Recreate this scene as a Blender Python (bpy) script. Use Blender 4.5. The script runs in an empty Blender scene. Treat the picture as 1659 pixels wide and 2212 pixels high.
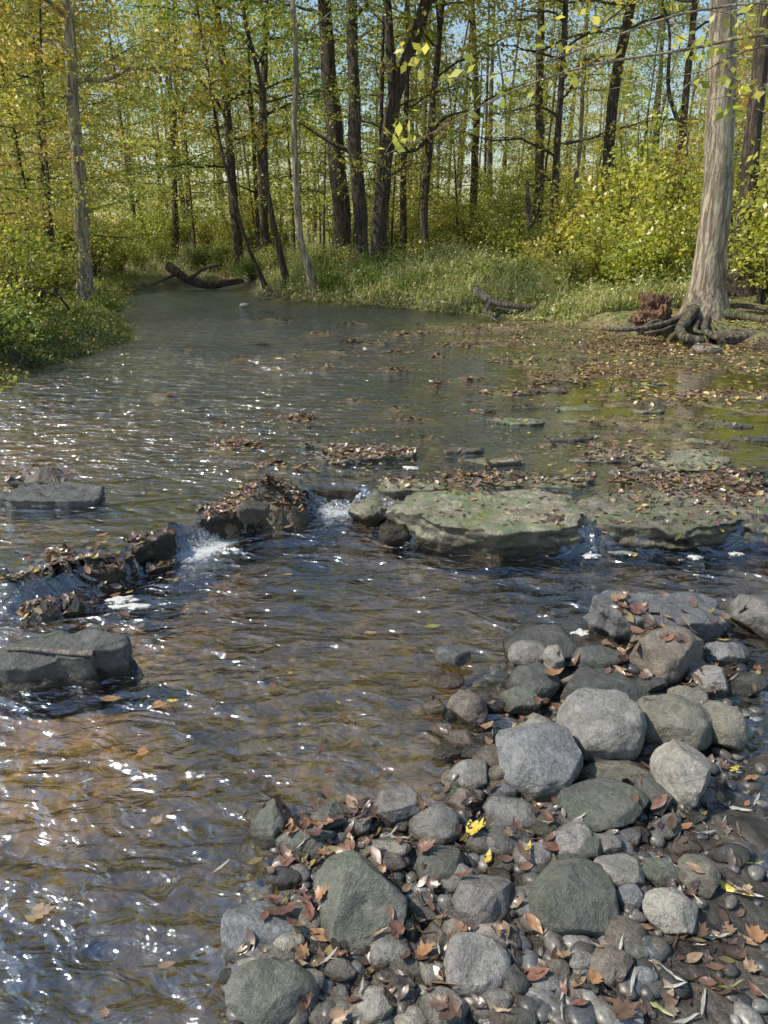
import bpy, bmesh, math, random
import numpy as np
from bisect import bisect_right
from mathutils import Vector, Matrix
from mathutils.bvhtree import BVHTree
R=np.random.default_rng(7); random.seed(7)
scn=bpy.context.scene; COL=scn.collection
CAMZ=1.55; PIT=math.radians(20); F=1662.0
cp,sp=math.cos(PIT),math.sin(PIT)
# ---------- survey helpers (photo measurement -> metres on the ground) ----------
def ray(px,py):
    a=(px-829.5)/F; b=-(py-1106)/F
    return np.array([a, cp+b*sp, -sp+b*cp])
def P(px,py,z=0.0):
    d=ray(px,py); t=(z-CAMZ)/d[2]; return np.array([d[0]*t,d[1]*t,z])
def Q(px,py,D):
    d=ray(px,py); t=D/d[1]; return np.array([d[0]*t,D,CAMZ+d[2]*t])
# ---------- noise ----------
def _h(ix,iy,iz,s):
    n=(ix*374761393+iy*668265263+iz*2147483647+s*144269504)&0xffffffff
    n=((n^(n>>13))*1274126177)&0xffffffff
    n=n^(n>>16); return (n&0xffff)/65535.0
def vn(p,s=0):
    p=np.asarray(p,float); i=np.floor(p).astype(np.int64); f=p-i; u=f*f*(3-2*f); r=0
    for dx in (0,1):
        wx=u[:,0] if dx else 1-u[:,0]
        for dy in (0,1):
            wy=u[:,1] if dy else 1-u[:,1]
            for dz in (0,1):
                wz=u[:,2] if dz else 1-u[:,2]
                r=r+wx*wy*wz*_h(i[:,0]+dx,i[:,1]+dy,i[:,2]+dz,s)
    return r*2-1
def fbm(p,o=4,s=0):
    p=np.asarray(p,float); a=1;r=0;t=0
    for k in range(o):
        r=r+a*vn(p*(2**k)+17.3*k,s+k); t+=a; a*=.5
    return r/t
def f2(x,y,sc,o=4,s=0): return fbm(np.stack([x*sc,y*sc,np.full_like(x,0.37)],1),o,s)
def sstep(a,b,x):
    t=np.clip((x-a)/(b-a),0,1); return t*t*(3-2*t)
# ---------- mesh helpers ----------
def mkmesh(name,V,Fc,col=None,smooth=False,attrs=None):
    V=np.asarray(V,np.float32); Fc=np.asarray(Fc,np.int32); n=Fc.shape[1]
    me=bpy.data.meshes.new(name); me.vertices.add(len(V)); me.vertices.foreach_set("co",V.ravel())
    me.loops.add(Fc.size); me.loops.foreach_set("vertex_index",Fc.ravel())
    me.polygons.add(len(Fc)); me.polygons.foreach_set("loop_start",np.arange(0,Fc.size,n,dtype=np.int32))
    if smooth: me.polygons.foreach_set("use_smooth",np.ones(len(Fc),bool))
    if col is not None:
        a=me.color_attributes.new("Col",'FLOAT_COLOR','POINT')
        c=np.ones((len(V),4),np.float32); c[:,:3]=col; a.data.foreach_set("color",c.ravel())
    if attrs:
        for k,v in attrs.items():
            a=me.attributes.new(k,'FLOAT','POINT'); a.data.foreach_set("value",np.asarray(v,np.float32))
    me.update(calc_edges=True); return me
def obj(name,me,mat=None,loc=(0,0,0),parent=None,**kw):
    o=bpy.data.objects.new(name,me); COL.objects.link(o); o.location=Vector([float(c) for c in loc])
    if mat is not None and me is not None and not me.materials: me.materials.append(mat)
    if parent is not None: o.parent=parent
    for k,v in kw.items(): o[k]=v
    return o
# ---------- materials ----------
def newmat(name):
    m=bpy.data.materials.new(name); m.use_nodes=True; nt=m.node_tree; nt.nodes.clear()
    return m,nt,nt.nodes,nt.links
def N(ns,t,**kw):
    n=ns.new(t)
    for k,v in kw.items():
        if k in n.inputs: n.inputs[k].default_value=v
        else: setattr(n,k,v)
    return n
def ramp(ns,pts):
    r=ns.new('ShaderNodeValToRGB'); e=r.color_ramp.elements
    while len(e)<len(pts): e.new(0.5)
    for k,(p,c) in enumerate(pts):
        e[k].position=p; e[k].color=(c,c,c,1) if not isinstance(c,tuple) else (*c,1)
    return r
def mixc(ns,ls,mode,fac,a,b):
    m=ns.new('ShaderNodeMix'); m.data_type='RGBA'; m.blend_type=mode
    for s,v in ((0,fac),(6,a),(7,b)):
        if isinstance(v,bpy.types.NodeSocket): ls.new(v,m.inputs[s])
        else: m.inputs[s].default_value=v if s==0 else (*v,1)
    return m.outputs[2]
def math_(ns,ls,op,a,b=0.0,clamp=False):
    m=ns.new('ShaderNodeMath'); m.operation=op; m.use_clamp=clamp
    for s,v in ((0,a),(1,b)):
        if isinstance(v,bpy.types.NodeSocket): ls.new(v,m.inputs[s])
        else: m.inputs[s].default_value=v
    return m.outputs[0]
def mat_leaf(name,trans=.5,gloss=.05,val=1.0):
    m,nt,ns,ls=newmat(name)
    at=N(ns,'ShaderNodeAttribute',attribute_name="Col")
    oi=ns.new('ShaderNodeObjectInfo')
    hs=ns.new('ShaderNodeHueSaturation'); ls.new(at.outputs['Color'],hs.inputs['Color'])
    h=math_(ns,ls,'MULTIPLY_ADD',oi.outputs['Random'],.032); h.node.inputs[2].default_value=.484; ls.new(h,hs.inputs['Hue'])
    hs.inputs['Value'].default_value=val; hs.inputs['Saturation'].default_value=.95
    d=ns.new('ShaderNodeBsdfDiffuse'); t=ns.new('ShaderNodeBsdfTranslucent'); g=N(ns,'ShaderNodeBsdfGlossy',Roughness=.4)
    ls.new(hs.outputs[0],d.inputs[0]); ls.new(hs.outputs[0],t.inputs[0])
    a=N(ns,'ShaderNodeMixShader',Fac=trans); ls.new(d.outputs[0],a.inputs[1]); ls.new(t.outputs[0],a.inputs[2])
    b=N(ns,'ShaderNodeMixShader',Fac=gloss); ls.new(a.outputs[0],b.inputs[1]); ls.new(g.outputs[0],b.inputs[2])
    o=ns.new('ShaderNodeOutputMaterial'); ls.new(b.outputs[0],o.inputs[0]); return m
def mat_bark(name,c1,c2,sc=14,moss=0.0,groove=.22):
    m,nt,ns,ls=newmat(name)
    tc=ns.new('ShaderNodeTexCoord'); mp=N(ns,'ShaderNodeMapping'); mp.inputs['Scale'].default_value=(1,1,.13)
    ls.new(tc.outputs['Object'],mp.inputs[0])
    n1=N(ns,'ShaderNodeTexNoise',Scale=float(sc),Detail=8.0,Roughness=.75,Distortion=1.2); ls.new(mp.outputs[0],n1.inputs['Vector'])
    vr=ramp(ns,[(.40,groove),(.53,1.0)]); n0=N(ns,'ShaderNodeTexNoise',Scale=float(sc)*2.0,Detail=6.0,Roughness=.65,Distortion=.5); ls.new(mp.outputs[0],n0.inputs['Vector']); ls.new(n0.outputs[0],vr.inputs[0])
    r=ramp(ns,[(.3,c1),(.7,c2)]); ls.new(n1.outputs[0],r.inputs[0])
    c=mixc(ns,ls,'MULTIPLY',.85,r.outputs[0],vr.outputs[0])
    n2=N(ns,'ShaderNodeTexNoise',Scale=2.2,Detail=4.0); ls.new(tc.outputs['Object'],n2.inputs['Vector'])
    r2=ramp(ns,[(.35,.7),(.65,1.2)]); ls.new(n2.outputs[0],r2.inputs[0])
    c=mixc(ns,ls,'MULTIPLY',1.0,c,r2.outputs[0])
    if moss>0:
        r3=ramp(ns,[(.5,0.0),(.62,moss)]); ls.new(n2.outputs[0],r3.inputs[0])
        c=mixc(ns,ls,'MIX',r3.outputs[0],c,(.10,.13,.03))
    b=N(ns,'ShaderNodeBsdfPrincipled',Roughness=.85); ls.new(c,b.inputs['Base Color'])
    bp=N(ns,'ShaderNodeBump',Strength=1.0,Distance=.045)
    hh=math_(ns,ls,'ADD',n1.outputs[0],vr.outputs[0]); ls.new(hh,bp.inputs['Height']); ls.new(bp.outputs[0],b.inputs['Normal'])
    o=ns.new('ShaderNodeOutputMaterial'); ls.new(b.outputs[0],o.inputs[0]); return m
def mat_rock(name,c1,c2,moss=0.0,speck=.25,wetz=.035,mosscol=(.05,.09,.015),face=0.0,brown=0.0):
    m,nt,ns,ls=newmat(name)
    tc=ns.new('ShaderNodeTexCoord'); geo=ns.new('ShaderNodeNewGeometry'); oi=ns.new('ShaderNodeObjectInfo')
    off=ns.new('ShaderNodeVectorMath'); off.operation='ADD'; ls.new(tc.outputs['Object'],off.inputs[0])
    k=math_(ns,ls,'MULTIPLY',oi.outputs['Random'],37.0); ls.new(k,off.inputs[1]); V=off.outputs[0]
    n1=N(ns,'ShaderNodeTexNoise',Scale=9.0,Detail=6.0,Roughness=.7,Distortion=.6); ls.new(V,n1.inputs['Vector'])
    n2=N(ns,'ShaderNodeTexNoise',Scale=60.0,Detail=6.0,Roughness=.75); ls.new(V,n2.inputs['Vector'])
    n3=N(ns,'ShaderNodeTexNoise',Scale=260.0,Detail=2.0); ls.new(V,n3.inputs['Vector'])
    r=ramp(ns,[(.32,c1),(.68,c2)]); ls.new(n1.outputs[0],r.inputs[0])
    s=ramp(ns,[(.3,1-speck*1.8),(.5,1.0),(.7,1+speck)]); ls.new(n2.outputs[0],s.inputs[0])
    c=mixc(ns,ls,'MULTIPLY',1.0,r.outputs[0],s.outputs[0])
    s3=ramp(ns,[(.35,.7),(.65,1.25)]); ls.new(n3.outputs[0],s3.inputs[0]); c=mixc(ns,ls,'MULTIPLY',.8,c,s3.outputs[0])
    n4=N(ns,'ShaderNodeTexNoise',Scale=22.0,Detail=6.0,Roughness=.8); ls.new(V,n4.inputs['Vector'])
    r4=ramp(ns,[(.56,0.0),(.68,.5)]); ls.new(n4.outputs[0],r4.inputs[0]); c=mixc(ns,ls,'MIX',r4.outputs[0],c,tuple(min(.5,q*1.4+.03) for q in c2))
    r5=ramp(ns,[(.33,.6),(.43,0.0)]); ls.new(n4.outputs[0],r5.inputs[0]); c=mixc(ns,ls,'MIX',r5.outputs[0],c,tuple(q*.5 for q in c1))
    sepn=ns.new('ShaderNodeSeparateXYZ'); ls.new(geo.outputs['Normal'],sepn.inputs[0])
    if brown>0:
        n6=N(ns,'ShaderNodeTexNoise',Scale=5.0,Detail=7.0,Roughness=.7); ls.new(V,n6.inputs['Vector']); r6=ramp(ns,[(.47,0.0),(.6,brown)]); ls.new(n6.outputs[0],r6.inputs[0]); c=mixc(ns,ls,'MIX',r6.outputs[0],c,(.10,.07,.042))
    if moss>0:
        up=ramp(ns,[(.15,0.0),(.75,1.0)]); ls.new(sepn.outputs['Z'],up.inputs[0])
        rm=ramp(ns,[(.54-.12*moss,0.0),(.68-.12*moss,moss)]); n5=N(ns,'ShaderNodeTexNoise',Scale=6.0,Detail=9.0,Roughness=.75); ls.new(V,n5.inputs['Vector']); ls.new(n5.outputs[0],rm.inputs[0])
        fm=math_(ns,ls,'MULTIPLY',up.outputs[0],rm.outputs[0]); c=mixc(ns,ls,'MIX',fm,c,mosscol)
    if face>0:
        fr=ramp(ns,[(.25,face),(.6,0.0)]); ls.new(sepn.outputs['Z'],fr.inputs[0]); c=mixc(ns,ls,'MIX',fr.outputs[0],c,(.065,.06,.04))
    hv=ns.new('ShaderNodeHueSaturation'); ls.new(c,hv.inputs['Color']); vv=math_(ns,ls,'MULTIPLY_ADD',oi.outputs['Random'],.5); vv.node.inputs[2].default_value=.95; ls.new(vv,hv.inputs['Value']); c=hv.outputs[0]
    sp_=ns.new('ShaderNodeSeparateXYZ'); ls.new(geo.outputs['Position'],sp_.inputs[0])
    zz=math_(ns,ls,'MULTIPLY_ADD',n1.outputs[0],.06); ls.new(sp_.outputs['Z'],zz.node.inputs[2])
    mr=N(ns,'ShaderNodeMapRange'); ls.new(zz,mr.inputs[0]); mr.inputs[1].default_value=wetz+.02; mr.inputs[2].default_value=wetz+.045; mr.inputs[3].default_value=1; mr.inputs[4].default_value=0
    c=mixc(ns,ls,'MULTIPLY',mr.outputs[0],c,(.42,.37,.3))
    b=ns.new('ShaderNodeBsdfPrincipled'); ls.new(c,b.inputs['Base Color'])
    rr=N(ns,'ShaderNodeMapRange'); ls.new(mr.outputs[0],rr.inputs[0]); rr.inputs[3].default_value=.5; rr.inputs[4].default_value=.2; ls.new(rr.outputs[0],b.inputs['Roughness'])
    h=math_(ns,ls,'MULTIPLY_ADD',n1.outputs[0],2.5); ls.new(n2.outputs[0],h.node.inputs[2])
    bp=N(ns,'ShaderNodeBump',Strength=.8,Distance=.014); ls.new(h,bp.inputs['Height']); ls.new(bp.outputs[0],b.inputs['Normal'])
    o=ns.new('ShaderNodeOutputMaterial'); ls.new(b.outputs[0],o.inputs[0]); return m
M_leaf=mat_leaf("foliage",.55,.05,1.38); M_lit=mat_leaf("leaf_litter",.12,.12)
M_bark=mat_bark("bark_brown",(.08,.055,.038),(.23,.17,.12)); M_barkg=mat_bark("bark_grey",(.38,.30,.21),(.70,.58,.43),11,.1,.4)
M_barkm=mat_bark("bark_mossy",(.13,.10,.07),(.30,.25,.18),10,.8)
M_wood=mat_bark("weathered_wood",(.18,.14,.10),(.42,.35,.27),20); M_rot=mat_bark("rotten_wood",(.20,.09,.045),(.55,.32,.18),18)
ROCK={'grey':mat_rock("rock_grey",(.135,.127,.115),(.26,.247,.225)),
 'light':mat_rock("rock_light",(.20,.185,.155),(.36,.335,.285)),
 'tan':mat_rock("rock_tan",(.14,.13,.10),(.24,.225,.175),.15),
 'green':mat_rock("rock_green",(.08,.082,.07),(.15,.15,.125),.3),
 'blue':mat_rock("rock_blue",(.13,.132,.135),(.25,.25,.25)),
 'dark':mat_rock("rock_dark",(.045,.045,.043),(.11,.108,.10),.2),
 'brown':mat_rock("rock_brown",(.10,.08,.065),(.20,.165,.13)),
 'pink':mat_rock("rock_pink",(.14,.13,.12),(.25,.23,.21))}
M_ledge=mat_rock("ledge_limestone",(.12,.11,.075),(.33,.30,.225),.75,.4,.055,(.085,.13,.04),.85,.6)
M_ledgew=mat_rock("ledge_wet",(.05,.042,.032),(.13,.11,.08),.45,.35,.12,(.045,.06,.02),.5)
# ---------- terrain ----------
sl=np.array([P(a,b,.06)[:2] for a,b in [(-400,1330),(60,1310),(250,1250),(350,1185),(450,1160),(545,1120),(620,1085),(760,1080),(830,1110),(880,1155),(1180,1180),(1280,1180),(1620,1175),(1900,1170)]])
def stepd(x,y): return y-np.interp(x,sl[:,0],sl[:,1])-.05*f2(x,y,6,3,5)
UPZ=.13
def upf(x,y,o=0.,w=.11): return sstep(0,w,stepd(x,y)-o)
stream=[P(a,b,UPZ)[:2] for a,b in [(0,850),(80,800),(200,765),(285,735),(285,705),(215,665),(235,645),(330,634),(430,621),(505,613),(530,628),(535,645),(640,652),(850,668),(1000,682),(1200,702),(1320,722),(1450,742),(1659,752)]]
stream=np.array([(-4.6,-4),(-4.4,3),(-4.2,5.5)]+[tuple(s) for s in stream]+[(6.5,10),(6,5),(5,2.5),(4.5,-4)])
bar=np.array([P(a,b,0)[:2] for a,b in [(430,2260),(465,2080),(545,1960),(560,1770),(650,1735),(800,1725),(940,1720),(965,1640),(930,1540),(1000,1470),(1090,1390),(1290,1310),(1640,1290),(1900,1300)]]+[(2.5,.2),(1.8,-2),(-.3,-2)])
def sdist(poly,x,y):
    d=np.full(x.shape,1e9); ins=np.zeros(x.shape,bool); n=len(poly)
    for k in range(n):
        ax,ay=poly[k]; bx,by=poly[(k+1)%n]; ex,ey=bx-ax,by-ay
        t=np.clip(((x-ax)*ex+(y-ay)*ey)/(ex*ex+ey*ey+1e-12),0,1)
        d=np.minimum(d,np.hypot(x-ax-t*ex,y-ay-t*ey))
        c=((ay>y)!=(by>y))&(x<(bx-ax)*(y-ay)/(by-ay+1e-12)+ax); ins^=c
    return np.where(ins,d,-d)
def ell(px,py,w,h,z):
    c=P(px,py,z); d=c[1]*cp+(CAMZ-z)*sp
    return (c[0],c[1],max(.03,w/2/F*d),max(.03,(P(px,py-h/2,z)[1]-P(px,py+h/2,z)[1])/2))
patches=[(520,962,180,24,.03),(590,1000,120,14,.012),(660,903,120,16,.025),(790,985,260,34,.04),(650,1010,90,14,.01),(640,903,110,14,.02),(860,880,90,14,.015),(950,770,90,10,.02),(790,740,200,14,.03),
 (620,772,170,10,.015),(700,722,120,10,.025),(880,722,200,10,.03),(600,798,100,8,.012),(1020,820,150,14,.02),(1080,850,200,14,.02),(950,830,100,10,.015),(770,862,120,10,.015),(520,775,60,8,.015),
 (1010,1035,200,34,.035),(1300,985,140,26,.03),(1370,1040,200,30,.03),(1560,1050,260,60,.03),(480,915,70,8,.012),(530,915,60,10,.015),(410,757,40,7,.02),(80,870,60,12,.02),(700,795,110,10,.015),(560,745,160,7,.012),(1180,960,160,14,.015),
 (600,690,200,7,.025),(760,700,180,8,.025),(700,760,220,7,.02),(850,800,160,8,.02),(900,905,180,9,.015),(780,930,110,8,.01),(350,850,90,8,.008),(590,1075,110,26,.06),(470,1105,80,24,.03),(560,675,120,6,.025),(980,745,160,8,.03),(860,760,120,7,.02),
 (1100,780,200,12,.03),(1200,830,260,16,.035),(1050,890,160,10,.02),(920,945,150,9,.012)]
PE=[(*ell(a,b,w,h,UPZ),hh) for a,b,w,h,hh in patches]
shal=np.array([P(a,b,UPZ)[:2] for a,b in [(760,690),(850,740),(980,800),(1000,870),(1060,940),(1060,1010),(1150,1060),(1400,1070),(1750,1070),(2000,690)]])
def terrain(x,y,full=False):
    x=np.asarray(x,float); y=np.asarray(y,float)
    sd=sdist(stream,x,y)+.12*f2(x,y,1.3,3,3); up=upf(x,y,.05); W=UPZ*up
    n1=f2(x,y,2.2,4,11); n2=f2(x,y,9,4,21)
    depth=np.clip(sd*.35,0,1)*(.13+.05*n1); depth=np.minimum(depth,.2)
    z=W-depth+.010*n2
    z=np.where(up>.5,np.maximum(z,UPZ-.075+.02*n2),z)
    sh=sdist(shal,x,y); ss=sstep(-.2,1.0,sh); z=z*(1-ss)+ss*(UPZ+.000+.017*sstep(.3,2.6,sh)+.055*f2(x*.45,y*1.5,1.9,4,31)+.024*n2)
    pm=np.zeros_like(x)
    for (cx,cy,rx,ry,hh) in PE:
        q=((x-cx)/rx)**2+((y-cy)/ry)**2+.5*n2; g=np.exp(-np.clip(q,0,9)*1.3); pm=np.maximum(pm,g*(hh+.05)/.06)
        z=np.maximum(z,np.where(g>.08,UPZ-.055+g*(hh+.055)+.02*n2+.012*n1,-9))
    s=stepd(x,y); blocked=1-np.clip(np.exp(-((x+.92)/.15)**4)+np.exp(-((x+.27)/.23)**4),0,1)
    rg=np.exp(-((s-.11)/.12)**2); z=np.where(sd>0,z+rg*blocked*(.088+.05*n2)*(s>-.2),z)
    sb=sdist(bar,x,y)+.05*n1; bm=sstep(-.1,.12,sb)*(y<3.4); zb=.010+.03*n1+.02*n2+.02*sstep(.2,.9,sb)-.024*sstep(.85,1.1,x); z=np.where(bm>0,z*(1-bm)+bm*np.maximum(z,zb),z)
    out=np.clip(-sd,0,None)
    bank=W+sstep(0,.5,out)*.2+np.clip(out,0,3)*.06+.06*n1*sstep(.2,1.5,out)+.02*n2
    hill=sstep(3,26,out)*sstep(-4,8,x)*2.3+.35*f2(x,y,.12,3,41)*sstep(2,10,out)
    z=np.where(sd<0,bank+hill,z)
    if full: return z,sd,up,ss,pm,bm,out,n1,n2,rg*blocked
    return z
def axis(segs):
    o=[]
    for a,b,s in segs: o+=list(np.arange(a,b,s))
    o.append(segs[-1][1]); return np.array(o)
gx=axis([(-400,-60,40),(-60,-20,3),(-20,-7,.5),(-7,-3,.12),(-3,3.2,.032),(3.2,8,.07),(8,20,.5),(20,60,3),(60,400,40)])
gy=axis([(-60,-6,4),(-6,.4,.3),(.4,5.2,.03),(5.2,9,.045),(9,16,.09),(16,30,.35),(30,70,1.5),(70,700,35)])
def gridmesh(ax,ay):
    X,Y=np.meshgrid(ax,ay); nx,ny=len(ax),len(ay); i=np.arange(nx*ny).reshape(ny,nx)
    Fc=np.stack([i[:-1,:-1],i[:-1,1:],i[1:,1:],i[1:,:-1]],-1).reshape(-1,4); return X.ravel(),Y.ravel(),Fc
X,Y,Fc=gridmesh(gx,gy); Z,sd,up,ss,pm,bm,out,n1,n2,rgb_=terrain(X,Y,True)
ZG=Z.reshape(len(gy),len(gx)).tolist(); WG=(UPZ*upf(X,Y,-.01,.12)).reshape(len(gy),len(gx)).tolist(); gxl=gx.tolist(); gyl=gy.tolist()
def bil(G_,x,y):
    i=min(max(bisect_right(gxl,x)-1,0),len(gxl)-2); j=min(max(bisect_right(gyl,y)-1,0),len(gyl)-2)
    u=(x-gxl[i])/(gxl[i+1]-gxl[i]); v=(y-gyl[j])/(gyl[j+1]-gyl[j])
    return (G_[j][i]*(1-u)+G_[j][i+1]*u)*(1-v)+(G_[j+1][i]*(1-u)+G_[j+1][i+1]*u)*v
def tz(x,y): return bil(ZG,float(x),float(y))
m0=f2(X,Y,1.1,3,51)[:,None]; m1=f2(X,Y,5,3,61)[:,None]
def C(*c): return np.array(c)[None,:]
def mixa(a,b,t):
    t=np.clip(t,0,1).reshape(-1,1); return a*(1-t)+b*t
low=mixa(C(.04,.034,.024)+0*m0,C(.15,.112,.056),.42+1.4*m0[:,0]+.7*m1[:,0])
low=mixa(low,C(.33,.215,.085),sstep(-.45,-1.1,X+.45*m0[:,0]+.15*m1[:,0])*sstep(1.3,2.1,Y)*.8)
upc=mixa(C(.045,.043,.02)+0*m0,C(.13,.11,.045),.5+1.1*m0[:,0]+.5*m1[:,0])
upc=mixa(upc,C(.28,.18,.065),sstep(-1.2,-2.6,X)*sstep(7.5,4.8,Y)*.85)
c=mixa(low,upc,up)
c=mixa(c,mixa(C(.10,.078,.045)+0*m0,C(.20,.155,.08),.5+m1[:,0]*1.4),np.maximum(ss,np.clip(pm,0,1)))
c=mixa(c,C(.09,.115,.035),ss*np.clip(f2(X,Y,1.7,3,77)*2.0,0,.45))
c=mixa(c,C(.07,.052,.035),np.clip(rgb_*1.3,0,1))
c=mixa(c,mixa(C(.038,.033,.027)+0*m0,C(.09,.075,.058),.5+m1[:,0]*1.5),bm)
bk=mixa(mixa(C(.12,.09,.045)+0*m0,C(.24,.16,.07),.5+m1[:,0]*1.5),C(.13,.17,.04),.45+1.2*m0[:,0])
c=mixa(c,bk,sstep(.1,.6,out))
gme=mkmesh("ground",np.stack([X,Y,Z],1),Fc,c,True)
m,nt,ns,ls=newmat("ground_bed"); at=N(ns,'ShaderNodeAttribute',attribute_name="Col"); geo=ns.new('ShaderNodeNewGeometry')
na=N(ns,'ShaderNodeTexNoise',Scale=34.0,Detail=8.0,Roughness=.75); ls.new(geo.outputs['Position'],na.inputs['Vector'])
va=N(ns,'ShaderNodeTexVoronoi',Scale=38.0); ls.new(geo.outputs['Position'],va.inputs['Vector'])
nb_=N(ns,'ShaderNodeTexNoise',Scale=7.0,Detail=4.0,Distortion=1.0); ls.new(geo.outputs['Position'],nb_.inputs['Vector'])
r1=ramp(ns,[(.3,.5),(.7,1.5)]); ls.new(na.outputs[0],r1.inputs[0]); cc=mixc(ns,ls,'MULTIPLY',1.0,at.outputs['Color'],r1.outputs[0])
sv=ns.new('ShaderNodeSeparateColor'); ls.new(va.outputs['Color'],sv.inputs[0]); rv=ramp(ns,[(0,.6),(1,1.4)]); ls.new(sv.outputs[0],rv.inputs[0]); cc=mixc(ns,ls,'MULTIPLY',.5,cc,rv.outputs[0])
rv2=ramp(ns,[(.35,.5),(.65,1.45)]); ls.new(nb_.outputs[0],rv2.inputs[0]); cc=mixc(ns,ls,'MULTIPLY',.9,cc,rv2.outputs[0])
sz=ns.new('ShaderNodeSeparateXYZ'); ls.new(geo.outputs['Position'],sz.inputs[0])
mr=N(ns,'ShaderNodeMapRange'); ls.new(sz.outputs['Z'],mr.inputs[0]); mr.inputs[1].default_value=.15; mr.inputs[2].default_value=.3; mr.inputs[3].default_value=.2; mr.inputs[4].default_value=.95
b=N(ns,'ShaderNodeBsdfPrincipled'); ls.new(cc,b.inputs['Base Color']); ls.new(mr.outputs[0],b.inputs['Roughness'])
hh=math_(ns,ls,'MULTIPLY_ADD',va.outputs['Distance'],-.6); ls.new(na.outputs[0],hh.node.inputs[2])
bp=N(ns,'ShaderNodeBump',Strength=.6,Distance=.018); ls.new(hh,bp.inputs['Height']); ls.new(bp.outputs[0],b.inputs['Normal'])
o=ns.new('ShaderNodeOutputMaterial'); ls.new(b.outputs[0],o.inputs[0])
obj("ground",gme,m,kind="structure",label="stream bed, mud banks and leafy forest floor",category="ground")
# ---------- water ----------
wx=axis([(-14,-4,.2),(-4,3,.032),(3,8,.12),(8,12,.5)]); wy=axis([(-5,.4,.3),(.4,5.4,.03),(5.4,12,.06),(12,40,.3)])
X,Y,Fc=gridmesh(wx,wy); s=stepd(X,Y); W=UPZ*upf(X,Y,-.01,.12)
amp=.003+.009*np.exp(-((s+.4)/.5)**2)+.002*(s<0)
upw=sstep(4.2,5.0,Y); lft=1-sstep(-.9,.5,X-.12*(Y-5)+.6*f2(X,Y,.8,2,91))
shw=1-.88*sstep(-.2,.8,sdist(shal,X,Y))
shw=shw*(1-.75*sstep(14,19,Y+.8*f2(X,Y,.5,2,90)))*((1-upw)*(.82+.35*f2(X,Y,.9,2,95)+.5*np.exp(-((s+.4)/.5)**2))+upw*(.42+1.6*lft))
Zw=W+amp*np.clip(shw,.15,1)*fbm(np.stack([X*6,Y*8,X*0],1),3,71)*1.4+.006*fbm(np.stack([X*2.2,Y*3,X*0+3],1),2,75)*(s<0)
fx=np.exp(-((X+.92)/.19)**2)+.8*np.exp(-((X+.25)/.22)**2)+.35*np.exp(-((X+1.35)/.12)**2)
foam=fx*(np.exp(-((s+.04)/.12)**2)+.4*np.exp(-((s+.3)/.25)**2))
wme=mkmesh("stream_water",np.stack([X,Y,Zw],1),Fc,None,True,{"foam":foam,"calm":shw})
m,nt,ns,ls=newmat("water"); geo=ns.new('ShaderNodeNewGeometry')
mp=N(ns,'ShaderNodeMapping'); mp.inputs['Scale'].default_value=(.7,1.2,1); mp.inputs['Rotation'].default_value=(0,0,.35); ls.new(geo.outputs['Position'],mp.inputs[0])
w1=N(ns,'ShaderNodeTexNoise',Scale=4.4,Detail=2.0,Roughness=.4,Distortion=1.3); w2=N(ns,'ShaderNodeTexNoise',Scale=13.0,Detail=3.0,Roughness=.5,Distortion=.8)
for w in (w1,w2): ls.new(mp.outputs[0],w.inputs['Vector'])
hw=math_(ns,ls,'MULTIPLY_ADD',w1.outputs[0],2.3); ls.new(w2.outputs[0],hw.node.inputs[2])
ca=N(ns,'ShaderNodeAttribute',attribute_name="calm"); hw=math_(ns,ls,'MULTIPLY',hw,ca.outputs['Fac'])
bp=N(ns,'ShaderNodeBump',Strength=1.0,Distance=.036); ls.new(hw,bp.inputs['Height'])
# Schlick reflectance, the same seen from above and from below the surface
dt=ns.new('ShaderNodeVectorMath'); dt.operation='DOT_PRODUCT'; ls.new(bp.outputs[0],dt.inputs[0]); ls.new(geo.outputs['Incoming'],dt.inputs[1])
ab=math_(ns,ls,'ABSOLUTE',dt.outputs['Value']); om=math_(ns,ls,'SUBTRACT',1.0,ab,True); p5=math_(ns,ls,'POWER',om,3.2); F0=.20
frs=math_(ns,ls,'MULTIPLY_ADD',p5,1-F0); frs.node.inputs[2].default_value=F0
tr=ns.new('ShaderNodeBsdfTransparent'); tr.inputs[0].default_value=(.95,.88,.70,1)
gl=N(ns,'ShaderNodeBsdfGlossy',Roughness=.06); gl.inputs[0].default_value=(.86,.93,1,1); ls.new(bp.outputs[0],gl.inputs['Normal'])
mx=ns.new('ShaderNodeMixShader'); ls.new(frs,mx.inputs[0]); ls.new(tr.outputs[0],mx.inputs[1]); ls.new(gl.outputs[0],mx.inputs[2])
fa=N(ns,'ShaderNodeAttribute',attribute_name="foam"); nf=N(ns,'ShaderNodeTexNoise',Scale=45.0,Detail=8.0,Roughness=.85,Distortion=1.0); ls.new(geo.outputs['Position'],nf.inputs['Vector'])
ff=math_(ns,ls,'MULTIPLY_ADD',fa.outputs['Fac'],.28); ls.new(nf.outputs[0],ff.node.inputs[2]); fr2=ramp(ns,[(.63,0.0),(.81,.88)]); ls.new(ff,fr2.inputs[0])
df=N(ns,'ShaderNodeBsdfDiffuse'); df.inputs[0].default_value=(.6,.62,.63,1)
mx2=ns.new('ShaderNodeMixShader'); ls.new(fr2.outputs[0],mx2.inputs[0]); ls.new(mx.outputs[0],mx2.inputs[1]); ls.new(df.outputs[0],mx2.inputs[2])
o=ns.new('ShaderNodeOutputMaterial'); ls.new(mx2.outputs[0],o.inputs[0])
obj("stream_water",wme,m,kind="structure",label="shallow clear rippling stream water",category="water")
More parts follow.
